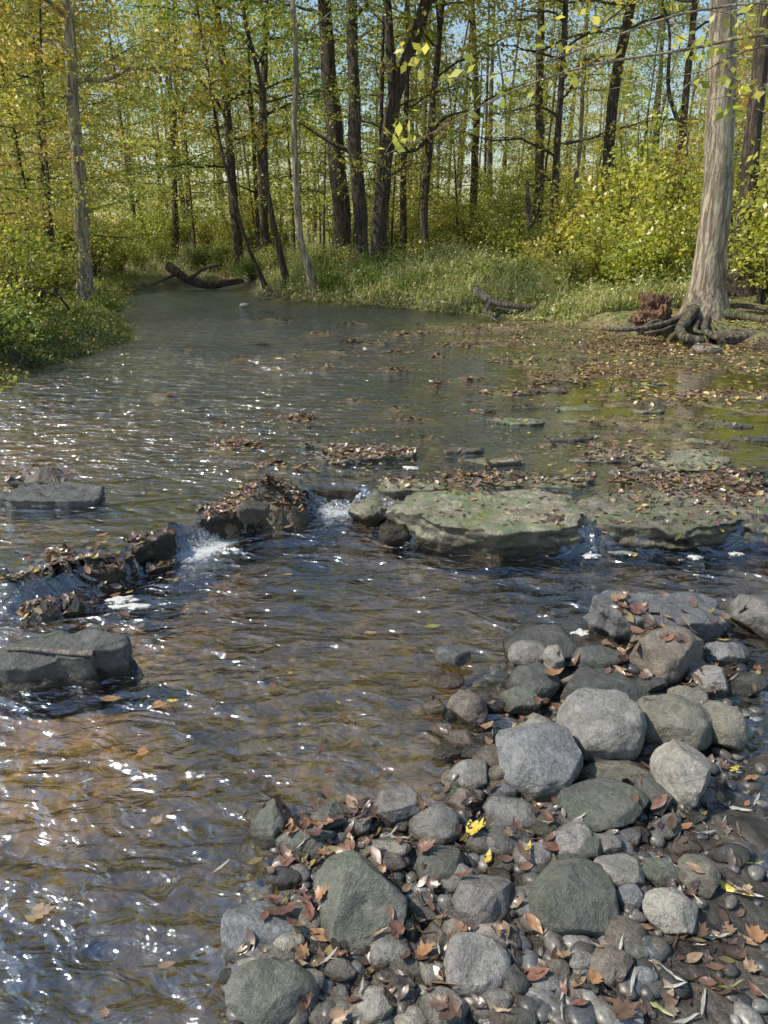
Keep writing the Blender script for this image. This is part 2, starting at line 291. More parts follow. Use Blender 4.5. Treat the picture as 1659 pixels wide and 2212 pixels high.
# ---------- rocks ----------
_ico={}
def ico(sub):
    if sub not in _ico:
        bm_=bmesh.new(); bmesh.ops.create_icosphere(bm_,subdivisions=sub,radius=1)
        _ico[sub]=(np.array([v.co[:] for v in bm_.verts]),np.array([[v.index for v in f.verts] for f in bm_.faces])); bm_.free()
    return _ico[sub]
def rockgeo(seed,sx,sy,sz,cuts=6,p=2.3,rough=.06,sub=5,outl=.16):
    g=np.random.default_rng(seed); V,Fc=ico(sub); V=V.copy()
    V/= (np.abs(V)**p).sum(1,keepdims=True)**(1/p)
    V*= (1+outl*fbm(V*1.1+seed*3.1,2,seed))[:,None]
    for k in range(cuts):
        n=g.normal(size=3); n/=np.linalg.norm(n); d=g.uniform(.6,.88)
        e=V@n-d; V-=np.clip(e,0,None)[:,None]*n*.95
    sc=np.abs(V).max(0); V=V/sc
    V*=np.array([sx,sy,sz]); m_=min(sx,sy,sz)
    nrm=V/np.linalg.norm(V,axis=1,keepdims=True)
    fr_=1/max(sx,sy)
    V+=nrm*(rough*m_*(fbm(V*fr_*2.2+seed,5,seed+9)*1.6))[:,None]
    V+=nrm*(.45*rough*m_*(1-2*np.abs(fbm(V*fr_*5+seed,4,seed+3))))[:,None]
    return V,Fc
def slabgeo(seed,sx,sy,h,irr=.2,layers=4,under=.1,p=3,tilt=.0,nt=170,nr=26,nz=16):
    th=np.linspace(0,2*math.pi,nt,endpoint=False); c,s=np.cos(th),np.sin(th)
    o=1/(np.abs(c)**p+np.abs(s)**p)**(1/p); z0=np.full(nt,seed*1.7)
    o=o*(1+irr*fbm(np.stack([c*1.5,s*1.5,z0],1),2,seed)+.10*fbm(np.stack([c*6,s*6,z0],1),4,seed+1))
    rings=[]
    for k in range(nr):
        r=(k/(nr-1))**.75; x=o*r*c*sx; y=o*r*s*sy
        q=np.stack([x,y,z0],1); z=h+.012*fbm(q*4,3,seed+2)+.012*fbm(q*18,4,seed+3)-.03*h*r**10+tilt*y
        st=fbm(q*np.array([1.6,3.2,1]),3,seed+8); z=z-.05*h*sstep(.05,.07,st)-.07*h*sstep(-.16,-.18,st)
        rings.append(np.stack([x,y,z],1))
    e=rings[-1]
    for k in range(1,nz+1):
        f=1-k/nz; lz=np.full(nt,f*layers*1.8+seed)
        lay=.10*np.round(2*vn(np.stack([c*1.8,s*1.8,lz],1),seed+4))/2+.05*fbm(np.stack([c*8,s*8,lz*2],1),3,seed+5)-under*(1-f)**1.5
        rings.append(np.stack([e[:,0]*(1+lay*min(1,sy/sx*1.5)),e[:,1]*(1+lay),e[:,2]*f],1))
    V=np.concatenate(rings); V=V+.010*np.stack([fbm(V*14+9,3,seed),fbm(V*14+40,3,seed),.6*fbm(V*14+80,3,seed)],1)
    nR=len(rings); i=np.arange(nR*nt).reshape(nR,nt); j=np.roll(i,-1,1); Fq=np.stack([i[:-1],i[1:],j[1:],j[:-1]],-1).reshape(-1,4)
    F3=np.concatenate([Fq[:,[0,1,2]],Fq[:,[0,2,3]]]); return V,F3
SV=[];SF=[];soff=0
def register(V,Fc):
    global soff
    SV.append(V); SF.append(Fc+soff); soff+=len(V)
def putrock(name,V,Fc,mat,loc,rz,label,cat,group=None,tilt=(0,0)):
    Rm=(Matrix.Rotation(rz,3,'Z')@Matrix.Rotation(tilt[0],3,'X')@Matrix.Rotation(tilt[1],3,'Y')); A=np.array(Rm)
    Vr=V@A.T
    me=mkmesh(name,Vr,Fc,None,True); o=obj(name,me,mat,loc,label=label,category=cat)
    if group:o["group"]=group
    register(Vr+np.array(loc),Fc); return o
LBL={'grey':"rounded grey stone on the gravel bar",'light':"pale beige weathered stone among stones",'tan':"tan stone with greenish film beside water",'green':"dark green grey stone on the bar",'blue':"blue grey angular stone in the pile",'dark':"dark wet stone at water's edge",'brown':"brown rough stone among fallen leaves",'pink':"pinkish grey smooth stone on the bar"}
rocks=[(1640,1330,95,115,'grey',6,.6),(1555,1410,120,55,'dark',5,.4),(1180,1385,180,85,'dark',5,.35),(1430,1415,175,140,'brown',7,.7),
(1197,1430,48,80,'light',8,1.3),(1148,1470,115,95,'dark',4,.6),(1315,1495,200,100,'dark',7,.45),(1120,1515,90,65,'green',3,.6),(1015,1530,90,92,'brown',8,.8),(940,1525,62,40,'brown',3,.5),
(1298,1570,170,155,'grey',1,.75),(1455,1562,158,115,'tan',1,.65),(1560,1572,90,115,'tan',2,.7),(1485,1505,80,60,'tan',4,.6),(1152,1572,92,65,'tan',3,.6),
(1165,1652,180,145,'blue',8,.7),(1475,1672,112,142,'light',6,.8),(1340,1670,195,60,'tan',6,.4),(1010,1672,105,75,'grey',6,.55),(970,1625,75,45,'dark',4,.4),
(1300,1742,200,110,'green',6,.5),(1415,1722,75,85,'dark',5,.6),(1095,1757,135,75,'grey',4,.5),(1000,1735,75,62,'brown',4,.6),(1235,1818,100,85,'pink',3,.6),(1178,1790,90,60,'green',5,.5),
(1437,1792,70,45,'blue',3,.5),(1375,1803,65,38,'dark',4,.5),(1335,1885,110,80,'light',6,.55),(1258,1945,220,150,'green',9,.55),(1455,1967,125,90,'light',8,.6),(1508,1892,90,85,'tan',4,.6),
(1575,1842,95,45,'dark',4,.3),(1432,1882,95,62,'green',4,.5),(1040,1945,155,115,'pink',7,.6),(1350,2020,95,75,'brown',3,.6),(780,1948,190,195,'green',4,.75),
(940,1788,112,85,'grey',0,.7),(945,1870,110,110,'green',5,.6),(850,1747,125,90,'pink',7,.6),(800,1842,175,55,'light',2,.4),(655,1812,140,85,'green',5,.6),(588,1775,85,95,'green',4,.8),
(568,2002,235,125,'blue',6,.45),(582,2062,110,48,'grey',1,.45),(685,2048,115,62,'dark',4,.4),(585,2155,200,135,'green',3,.6),(842,2058,88,78,'grey',0,.7),(1025,2085,148,120,'grey',0,.7),
(937,2022,80,62,'brown',3,.6),(1195,2097,82,62,'brown',0,.6),(1320,2087,98,82,'brown',3,.65),(955,2182,105,85,'grey',0,.7),(800,2172,105,85,'light',6,.55),(888,2012,42,55,'light',4,.9),
(1167,2157,62,42,'blue',0,.6),(1243,2150,55,42,'brown',0,.6),(1047,2182,68,48,'pink',0,.6),(735,2150,42,36,'blue',0,.7),(775,2110,55,34,'dark',2,.5),(700,2110,90,40,'dark',3,.4),(1115,2120,60,70,'dark',4,.6),
(870,2110,50,40,'brown',1,.6),(900,1960,45,40,'blue',2,.7),(1075,1690,60,36,'brown',4,.4),(1120,1850,70,40,'dark',4,.4),(720,1765,70,80,'dark',6,.9),(1230,1700,60,30,'dark',4,.5),(1320,1810,60,36,'tan',5,.5),
(1500,1760,60,34,'dark',4,.4),(1480,1830,70,40,'brown',4,.45),(1395,1930,60,40,'grey',4,.5),(930,2085,60,50,'grey',1,.6),(1010,2010,60,30,'dark',3,.5),(1250,2040,90,40,'dark',4,.4),(1290,1420,120,50,'dark',5,.5),
(1375,1350,120,50,'dark',5,.5),(1040,1590,70,36,'dark',4,.4),(1600,1480,110,60,'dark',4,.25),(1130,1620,50,30,'dark',4,.5),(1240,1480,60,50,'brown',5,.7),(1480,1440,90,60,'brown',5,.7),(960,1470,90,40,'brown',5,.3),
(500,2110,55,36,'dark',3,.6),(655,2170,50,40,'brown',1,.6),(880,2170,60,45,'dark',2,.6),(720,2080,60,32,'grey',1,.5),(1390,2070,70,50,'dark',3,.4),(1100,2205,80,50,'brown',2,.5)]
def pxrock(a,b,w,h,kind,cuts,r,seed,name="river_rock",z0=0.0,mat=None,label=None,p=2.15,rough=.09,emb=.32,group="stones piled on the gravel bar",rz=0,cat="rock",outl=.18):
    c=P(a,b,z0+.03); d=c[1]*cp+(CAMZ-.03)*sp; aa=math.atan2(CAMZ,c[1]); Wd=w/2/F*d*1.03; Vt=h/2/F*d*1.03
    L=Vt/math.sqrt(math.sin(aa)**2+(r*math.cos(aa))**2); Hh=L*r
    gz=max(z0,tz(c[0],c[1])) if z0>=0 else z0; cz=gz+Hh*(1-emb*1.5); c=P(a,b,cz)
    V,Fc=rockgeo(seed,Wd,L,Hh,cuts,p,rough,4 if w<70 else 5,outl)
    return putrock(name,V,Fc,mat or ROCK[kind],c,rz,label or LBL[kind],cat,group,(random.uniform(-.12,.12),random.uniform(-.15,.15)))
for k,(a,b,w,h,kind,cuts,r) in enumerate(rocks): pxrock(a,b,w,h,kind,int(cuts*1.9)+1,r,100+k)
for k in range(198):
    a,b=(random.uniform(530,1400),random.uniform(1760,2205)) if k<150 else (random.uniform(960,1580),random.uniform(1390,1760))
    w=random.uniform(32,88); pxrock(a,b,w,w*random.uniform(.45,.8),random.choice(['dark','brown','grey','blue','dark','pink','green','light','grey']),random.choice([1,1,4,8]),random.uniform(.35,.75),500+k,label=None,emb=.2)
pxrock(88,1322,85,55,'dark',9,.6,304,group="slabs lying in the stream"); pxrock(160,1312,50,52,'dark',8,.8,305,group="slabs lying in the stream")
pxrock(95,1030,100,50,'brown',9,.7,306,z0=.13,group="slabs lying in the stream"); pxrock(45,1035,60,36,'dark',9,.7,316,z0=.13,group="slabs lying in the stream")
pxrock(1525,756,60,32,'brown',8,.6,307,z0=.15,label="reddish stone on the muddy shore",group="slabs lying in the stream")
pxrock(528,660,20,10,'light',3,.6,308,z0=.13,label="small pale stone in the stream",group="slabs lying in the stream")
def lrock(a,b,w,h,cuts,r,seed,z0,mat,label,rough=.2): pxrock(a,b,w,h,'dark',cuts,r,seed,"limestone_ledge",z0,mat,label,2.3,rough,.32,"limestone ledges across the stream",0,"rock ledge",.3)
lrock(580,1080,150,70,8,.4,407,.0,M_ledgew,"dark wet ledge topped with leaves"); lrock(635,1064,60,36,7,.5,432,.06,M_ledgew,"dark broken stone above the fall")
lrock(500,1122,110,60,8,.4,408,-.02,M_ledgew,"dark wet stone in the waterfall"); lrock(800,1108,78,66,6,.8,405,.0,M_ledge,"small mossy boulder beside the waterfall",.15); lrock(545,1105,60,50,8,.6,434,.02,M_ledgew,"jagged wet stone on the lip")
lrock(855,1150,80,56,8,.5,416,.0,M_ledgew,"dark wet stone under the ledge"); lrock(1272,1150,70,60,9,.6,420,-.02,M_ledgew,"dark wet stone in the ledge gap")
lrock(345,1225,60,36,8,.45,433,-.01,M_ledgew,"small wet stone beside leaf mound"); lrock(240,1250,80,50,8,.4,438,-.01,M_ledgew,"small wet stone beside leaf mound")
def ledge(x0,x1,yt,yb,H,zb,seed,mat,label,name="limestone_ledge",rz=0,irr=.2,under=.1,p=3,group="limestone ledges across the stream",cat="rock ledge",tilt=0,layers=4,t2=(0,0)):
    yf=P(0,yb,zb)[1]; ybk=P(0,yt,H)[1]; yc=(yf+ybk)/2; L=max((ybk-yf)/2,.05); d=yf*cp+(CAMZ-zb)*sp
    xc=((x0+x1)/2-829.5)/F*d; Wd=(x1-x0)/2/F*d
    big=Wd>.2; V,Fc=slabgeo(seed,Wd,L,H-zb+.08,irr,layers,under,p,tilt,220 if big else 90,30 if big else 14,22 if big else 10)
    return putrock(name,V,Fc,mat,(xc,yc,zb-.08),rz,label,cat,group,t2)
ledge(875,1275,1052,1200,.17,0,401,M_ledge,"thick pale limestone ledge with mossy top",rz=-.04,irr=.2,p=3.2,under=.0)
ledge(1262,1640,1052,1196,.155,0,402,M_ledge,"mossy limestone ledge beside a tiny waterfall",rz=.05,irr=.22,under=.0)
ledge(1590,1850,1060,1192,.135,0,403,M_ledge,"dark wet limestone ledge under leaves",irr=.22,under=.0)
ledge(815,962,1035,1085,.18,.1,404,M_ledge,"small flat ledge covered with leaves",irr=.3)
ledge(690,900,958,1012,.16,.1,406,M_ledge,"leaf covered flat slab in the riffle",irr=.35)
ledge(620,800,1052,1096,.11,-.02,409,M_ledgew,"wet ledge beneath the falling water",irr=.3)
ledge(-160,275,1175,1295,.13,-.02,412,M_ledgew,"low mound of rock heaped with leaves",irr=.35,p=2.2,under=-.1)
for (a0,b0_,a1,b1_,wd,H_,sd0,lb) in [(275,1200,360,1160,.09,.14,441,"ragged lip of ledge beside the leaf mound"),(440,1145,545,1100,.10,.15,442,"ragged lip of ledge between two falls"),(330,1165,425,1140,.07,.10,443,"low wet lip of ledge under spilling water")]:
    A0=P(a0,b0_,.08); A1=P(a1,b1_,.08); dd=A1-A0; V,Fc=slabgeo(sd0,np.hypot(dd[0],dd[1])/2*1.1,wd,H_+.1,.4,4,-.05,2.2,0,160,22,16)
    putrock("limestone_ledge",V,Fc,M_ledgew,((A0+A1)/2*np.array([1,1,0])+np.array([0,.03,-.1])),math.atan2(dd[1],dd[0]),lb,"rock ledge","limestone ledges across the stream")
ledge(1375,1615,958,1028,.15,.1,413,M_ledge,"thin mossy slab in shallow water",irr=.35)
ledge(1285,1375,965,1003,.16,.1,414,M_ledge,"small pale flat slab",irr=.3)
ledge(1320,1370,1010,1038,.16,.1,415,M_ledge,"small pale stone in shallows",irr=.3)
ledge(1000,1300,1022,1065,.145,.1,417,M_ledge,"thin dark slab in shallows",irr=.4)
ledge(1400,1659,1025,1065,.145,.11,422,M_ledge,"thin wet slab under leaves",irr=.45)
ledge(640,760,950,972,.145,.11,425,M_ledgew,"thin wet slab breaking the surface",irr=.45)
ledge(-10,205,1040,1122,.19,.06,426,ROCK['dark'],"dark layered slab in the stream",name="stream_slab",irr=.25,under=.15,group="slabs lying in the stream",cat="rock",layers=6)
ledge(-40,258,1362,1486,.12,0,447,ROCK['dark'],"dark slab with a stick across it",name="stream_slab",irr=.5,under=-.12,p=2.6,group="slabs lying in the stream",cat="rock",layers=3,rz=.12,t2=(.05,-.09))
ledge(1300,1570,1265,1398,.15,0,428,mat_rock("rock_slate",(.08,.08,.082),(.17,.17,.17)),"large angular dark grey slab at water's edge",name="stream_slab",irr=.3,under=.05,group="slabs lying in the stream",cat="rock",layers=5,t2=(.12,.05),p=2.4)
for k in range(30):
    a,b=random.uniform(1000,1650),random.uniform(760,1040); w=random.uniform(40,130)*(b/1000)
    ledge(a-w/2,a+w/2,b-w*.09,b+w*.09,.142+random.uniform(0,.012),.11,600+k,random.choice([M_ledge,M_ledge,M_ledgew]),"thin wet slab breaking the surface",irr=.5)
# gravel stuff
def scatter(px0,px1,py0,py1,n,z): 
    a=R.uniform(px0,px1,n); b=R.uniform(py0,py1,n); return [P(u,v,z) for u,v in zip(a,b)]
Vs=[];Fs=[];cs=[];off=0; V0,F0_=ico(2)
def pebble(x,y,z,s,colr):
    global off
    v=V0*np.array([s*R.uniform(.7,1.4),s*R.uniform(.6,1.1),s*R.uniform(.4,.7)]); v=v*(1+.3*fbm(V0*1.4+R.uniform(0,90),2,3))[:,None]
    a=R.uniform(0,6.3); ca_,sa=math.cos(a),math.sin(a); v=np.stack([v[:,0]*ca_-v[:,1]*sa,v[:,0]*sa+v[:,1]*ca_,v[:,2]],1)+np.array([x,y,z])
    Vs.append(v);Fs.append(F0_+off);cs.append(np.tile(colr,(len(v),1)));off+=len(v)
pal=np.array([(.10,.096,.088),(.15,.143,.13),(.10,.088,.075),(.06,.058,.055),(.19,.182,.165),(.10,.10,.105),(.13,.115,.10)])
pts=scatter(480,1420,1720,2230,900,0)+scatter(950,1650,1420,1750,260,0)+scatter(1400,1680,1750,2230,40,0)
arr=np.array(pts); zz=terrain(arr[:,0],arr[:,1]); sb=sdist(bar,arr[:,0],arr[:,1])
for k in range(len(arr)):
    if sb[k]<-.06: continue
    s_=.008+.024*R.random()**1.4
    pebble(arr[k,0],arr[k,1],zz[k]+s_*.2,s_,pal[R.integers(len(pal))]*R.uniform(.7,1.2))
GV=np.concatenate(Vs);GF=np.concatenate(Fs)
m,nt,ns,ls=newmat("gravel"); at=N(ns,'ShaderNodeAttribute',attribute_name="Col"); geo=ns.new('ShaderNodeNewGeometry')
na=N(ns,'ShaderNodeTexNoise',Scale=160.0,Detail=4.0); ls.new(geo.outputs['Position'],na.inputs['Vector']); r1=ramp(ns,[(.3,.6),(.7,1.4)]); ls.new(na.outputs[0],r1.inputs[0])
b=N(ns,'ShaderNodeBsdfPrincipled',Roughness=.4); ls.new(mixc(ns,ls,'MULTIPLY',1.0,at.outputs['Color'],r1.outputs[0]),b.inputs['Base Color'])
o=ns.new('ShaderNodeOutputMaterial'); ls.new(b.outputs[0],o.inputs[0])
obj("gravel",mkmesh("gravel",GV,GF,np.concatenate(cs),True),m,kind="stuff",label="wet mixed gravel and pebbles between stones",category="gravel")
register(GV,GF)
rockbvh=BVHTree.FromPolygons(np.concatenate(SV).tolist(),np.concatenate(SF).tolist())
def surf(x,y,water=True):
    h=rockbvh.ray_cast(Vector((x,y,2)),Vector((0,0,-1)),4); t=tz(x,y); n=Vector((0,0,1)); z=t
    if h[0] is not None and h[0].z>t:
        z=h[0].z; n=h[1]
        if n.z<0: n=-n
    w=bil(WG,x,y); iw=False
    if water and z<w+.002: z=w+.004; n=Vector((0,0,1)); iw=True
    return z,n,iw
# ---------- fallen leaves ----------
def leafshape(kind,s,curl,g):
    if kind=='maple':
        ang=np.linspace(0,2*math.pi,22,endpoint=False)+g.uniform(-.06,.06,22); rr=np.array([1,.72,.82,.55,.85,.62,.66,.5,.55,.45,.35,.15,.35,.45,.55,.5,.66,.62,.85,.55,.82,.72])*g.uniform(.88,1.1,22); pts=np.stack([np.cos(ang)*rr,np.sin(ang)*rr*.9],1)
    elif kind=='willow':
        t=np.linspace(0,1,8); w=.11*np.sin(math.pi*t)**.8; pts=np.concatenate([np.stack([t*2-1,w],1),np.stack([t[::-1]*2-1,-w[::-1]],1)[1:-1]])
    else:
        t=np.linspace(0,1,8); w=.42*np.sin(math.pi*t**.85); pts=np.concatenate([np.stack([t*2-1,w],1),np.stack([t[::-1]*2-1,-w[::-1]],1)[1:-1]])
    V=[[0,0,0]]+[[p[0],p[1],0] for p in pts]; V=np.array(V)*s
    V[:,2]=curl*(V[:,0]**2*1.0+V[:,1]**2*1.6)/s+.08*s*g.normal(size=len(V))*.7*(np.arange(len(V))>0)+abs(V[:,1])*.25
    n=len(pts); Fc=np.array([[0,1+i,1+(i+1)%n] for i in range(n)]); return V,Fc
def mlcolor(name,c1,c2,spots=False,rough=.45):
    m,nt,ns,ls=newmat(name); tc=ns.new('ShaderNodeTexCoord'); n1=N(ns,'ShaderNodeTexNoise',Scale=40.0,Detail=5.0); ls.new(tc.outputs['Object'],n1.inputs['Vector'])
    r=ramp(ns,[(.35,c1),(.65,c2)]); ls.new(n1.outputs[0],r.inputs[0]); c=r.outputs[0]
    if spots:
        n2=N(ns,'ShaderNodeTexNoise',Scale=55.0,Detail=2.0); ls.new(tc.outputs['Object'],n2.inputs['Vector']); r2=ramp(ns,[(.58,0.0),(.63,1.0)]); ls.new(n2.outputs[0],r2.inputs[0]); c=mixc(ns,ls,'MIX',r2.outputs[0],c,(.04,.025,.01))
    b=N(ns,'ShaderNodeBsdfPrincipled',Roughness=rough); ls.new(c,b.inputs['Base Color']); o=ns.new('ShaderNodeOutputMaterial'); ls.new(b.outputs[0],o.inputs[0]); return m
LM={'tan':mlcolor("dry_leaf_tan",(.20,.13,.075),(.34,.24,.15)),'yellow':mlcolor("dry_leaf_yellow",(.48,.36,.05),(.66,.52,.09),True),'red':mlcolor("dry_leaf_russet",(.12,.055,.035),(.22,.11,.07)),
 'brown':mlcolor("dry_leaf_brown",(.07,.042,.027),(.14,.088,.055)),'white':mlcolor("dry_leaf_pale",(.3,.28,.24),(.45,.43,.38)),'orange':mlcolor("dry_leaf_orange",(.22,.11,.05),(.34,.19,.09)),'green':mlcolor("leaf_green",(.14,.17,.05),(.25,.27,.09))}
lm_cache={}
for kd in ('maple','willow','oval'):
    for cn in LM:
        for v in range(2):
            g=np.random.default_rng(len(kd)*100+len(cn)*10+v); V,Fc=leafshape(kd,.05,g.uniform(.05,.6),g); me=mkmesh("fallen_leaf",V,Fc,None,True); me.materials.append(LM[cn]); lm_cache[(kd,cn,v)]=me
LN={'tan':"dry tan fallen leaf",'yellow':"bright yellow fallen leaf with spots",'red':"russet fallen leaf curled up",'brown':"wet dark brown fallen leaf",'white':"pale narrow underside-up fallen leaf",'orange':"orange brown fallen leaf",'green':"green fallen leaf still fresh"}
def putleaf(x,y,kd,cn,size,az):
    z,n,iw=surf(x,y); me=lm_cache[(kd,cn,random.randint(0,1))]; o=bpy.data.objects.new("fallen_leaf",me); COL.objects.link(o)
    s=size/.05; q=Vector((0,0,1)).rotation_difference((n+Vector((0,0,.6))).normalized()); o.rotation_mode='QUATERNION'; o.rotation_quaternion=q@Matrix.Rotation(az,3,'Z').to_quaternion()
    o.scale=(s,s,s*(.4 if iw else 1)); o.location=(x,y,z+(.001 if iw else .006)); o["label"]=LN[cn]+(" floating on the water" if iw else " lying on the stones"); o["category"]="leaf"; o["group"]="fallen autumn leaves"
spec=[(75,1942,'maple','tan',.045,.3),(332,1747,'maple','tan',.03,1),(475,1842,'willow','white',.035,.9),(335,1500,'maple','orange',.04,.2),(237,1487,'oval','orange',.045,0),(1022,1795,'maple','yellow',.045,.5),(1035,1775,'maple','yellow',.035,1.5),(1005,1790,'oval','yellow',.035,2.5),
(1560,1890,'willow','yellow',.09,-.8),(1612,1905,'willow','white',.05,-.6),(1635,2005,'maple','orange',.04,1),(1055,1840,'oval','yellow',.025,1.2),(915,1842,'maple','red',.04,.2),(725,2188,'maple','tan',.035,.3),(640,2082,'oval','tan',.028,.1),
(1243,1425,'oval','red',.04,.6),(1592,1722,'willow','white',.05,-.4),(1050,1560,'oval','tan',.04,.7),(1210,1518,'oval','orange',.05,.2),(1325,1350,'maple','tan',.06,.4),(1370,1370,'maple','red',.06,1),(1345,1390,'oval','orange',.05,1.8),(760,1740,'oval','tan',.04,2),(690,1790,'oval','orange',.04,.4),
(1000,1910,'oval','red',.03,.3),(1140,1840,'oval','yellow',.02,1.1),(850,1800,'willow','white',.045,-.2),(1420,2160,'willow','green',.045,-.8),(1480,2195,'willow','white',.04,.3),(1590,1640,'oval','yellow',.025,.5),(300,1600,'maple','orange',.035,.1),(370,1490,'oval','yellow',.025,.1),
(1500,2060,'oval','tan',.03,.4),(1545,2005,'willow','white',.045,.1),(1640,1700,'willow','white',.04,.9),(1190,1480,'oval','orange',.05,.3),(180,1660,'willow','white',.03,.6),(935,1332,'oval','green',.04,.2),(620,1222,'oval','tan',.03,0),(800,1345,'oval','tan',.03,0),(505,1395,'oval','brown',.05,.2),
(1130,1545,'willow','brown',.05,.1),(1445,1640,'oval','red',.04,.3),(1340,2200,'maple','brown',.045,.3),(1280,2120,'maple','orange',.03,.6),(1620,2085,'maple','tan',.03,.5),(1560,1700,'oval','orange',.03,1.2),
(1530,1780,'willow','white',.035,.4),(1600,1780,'willow','tan',.035,1.4),(1450,2110,'willow','white',.035,2.2),(1575,2130,'willow','green',.04,.2),(1520,2160,'willow','white',.04,1.1),(1630,1850,'willow','green',.035,2.6)]
for a,b,kd,cn,s_,az in spec:
    p=P(a,b,.05); putleaf(p[0],p[1],kd,cn,s_*.9,az)
cnl=['brown','brown','brown','red','red','tan','orange']
for k in range(215):
    if k<150: a,b=random.uniform(560,1450),random.uniform(1720,2210)
    elif k<190: a,b=random.uniform(960,1640),random.uniform(1380,1720)
    else: a,b=random.uniform(1400,1655),random.uniform(1650,2200)
    p=P(a,b,.02); h=rockbvh.ray_cast(Vector((p[0],p[1],2)),Vector((0,0,-1)),4)
    if h[0] is not None and h[0].z>.06 and random.random()<.93: continue
    kd=random.choice(['maple','oval','willow','oval','willow']); cn=random.choice(cnl) if kd!='willow' else random.choice(['white','brown','brown','tan'])
    putleaf(p[0],p[1],kd,cn,random.uniform(.016,.034),random.uniform(0,6.3))
# leaf litter stuff
Vs=[];Fs=[];cs=[];off=0
LP=np.array([(.20,.10,.05),(.14,.075,.045),(.28,.14,.065),(.11,.065,.04),(.34,.20,.09),(.09,.055,.03),(.36,.27,.07),(.18,.09,.055),(.28,.20,.13)])
lsv=[leafshape(kd,1.0,.5,np.random.default_rng(k)) for k,kd in enumerate(['oval','oval','willow','oval','maple'])]
def addlit(x,y,s_,lift=0,keep=1.0,tone=1.0,yel=0.0,zs=1.0):
    global off
    z,n,iw=surf(x,y)
    if iw and R.random()>keep: return
    V,Fc=lsv[R.integers(5)]; V=V*s_; V=V*np.array([1,1,.25 if iw else R.uniform(.3,.9)*zs])
    a=R.uniform(0,6.3); tilt=0.06 if iw else .28
    nn=(Vector(n)+Vector(R.normal(size=3)*tilt)).normalized(); M_=np.array((Vector((0,0,1)).rotation_difference(nn).to_matrix()@Matrix.Rotation(a,3,'Z')))
    V=V@M_.T+np.array([x,y,z+.004+lift])
    cc_=LP[R.integers(len(LP))]*R.uniform(.6,1.2)*tone
    if R.random()<yel: cc_=np.array((.5,.38,.05))*R.uniform(.7,1.2)
    Vs.append(V);Fs.append(Fc+off);cs.append(np.tile(cc_,(len(V),1)));off+=len(V)
for (a,b,w,h,hh) in patches:
    n=int(18+w*h*.06*(1.2 if a<1000 else .75))
    for k in range(n):
        g=R.normal(size=2)*.42; p=P(a+g[0]*w,b+g[1]*h,UPZ+.01); addlit(p[0],p[1],R.uniform(.014,.034)*(1 if b>850 else 1.5),keep=.16)
def litter(a0,a1,b0,b1,n,s0,s1,keep,z=.13,yel=0,lift=0,tone=1,cl=0):
    for k in range(n):
        p=P(R.uniform(a0,a1),R.uniform(b0,b1),z)
        if cl and vn(np.array([[p[0]*1.1,p[1]*1.6,5.]]),3)[0]+R.uniform(-.4,.4)<cl-.35: continue
        addlit(p[0],p[1],R.uniform(s0,s1),keep=keep,yel=yel,lift=R.uniform(0,lift) if lift else 0,tone=tone)
litter(0,290,1150,1300,1500,.016,.036,.04,yel=.05,tone=1.0,lift=.006); litter(0,170,1005,1050,200,.02,.035,.1,yel=.05)
litter(505,650,1030,1085,260,.015,.03,.1,tone=.85); litter(820,965,1030,1075,110,.015,.03,.1); litter(700,900,955,1005,200,.015,.03,.15); litter(260,520,1090,1215,650,.015,.028,.06,tone=.85)
litter(890,1270,1045,1130,130,.012,.024,.1,z=.17,yel=.15); litter(1290,1659,1055,1150,200,.012,.026,.15,z=.16,yel=.12); litter(960,1250,1010,1060,250,.014,.028,.15)
litter(1050,1659,870,1050,1900,.013,.030,.08,yel=.09,cl=.2); litter(1000,1659,700,880,5200,.02,.036,.10,yel=.09,cl=.22,tone=1.1); litter(1250,1659,690,830,2200,.022,.042,.2,z=.3,yel=.18,tone=1.5)
litter(750,1659,670,760,1300,.022,.042,.14,z=.15,yel=.1); litter(520,1000,645,700,250,.03,.05,.1,z=.15,tone=1.1); litter(0,1659,700,1100,110,.015,.03,1.0); litter(0,1000,1150,2200,14,.015,.022,1.0,z=0)
litter(1300,1659,1300,1500,60,.02,.035,.3,z=.05); litter(1330,1420,1330,1420,30,.03,.045,.3,z=.1,tone=1.2); litter(600,820,1730,1850,50,.02,.04,.2,z=.05); litter(0,280,640,830,300,.03,.05,.1,z=.3)
for k in range(900):
    p=P(R.uniform(520,1600),R.uniform(1400,2210),.0); 
    z,n,iw=surf(p[0],p[1])
    if z<.045: addlit(p[0],p[1],R.uniform(.01,.026),keep=.2,tone=.7)
obj("leaf_litter",mkmesh("leaf_litter",np.concatenate(Vs),np.concatenate(Fs),np.concatenate(cs),True),M_lit,kind="stuff",label="drifts of brown and orange fallen leaves",category="leaves")
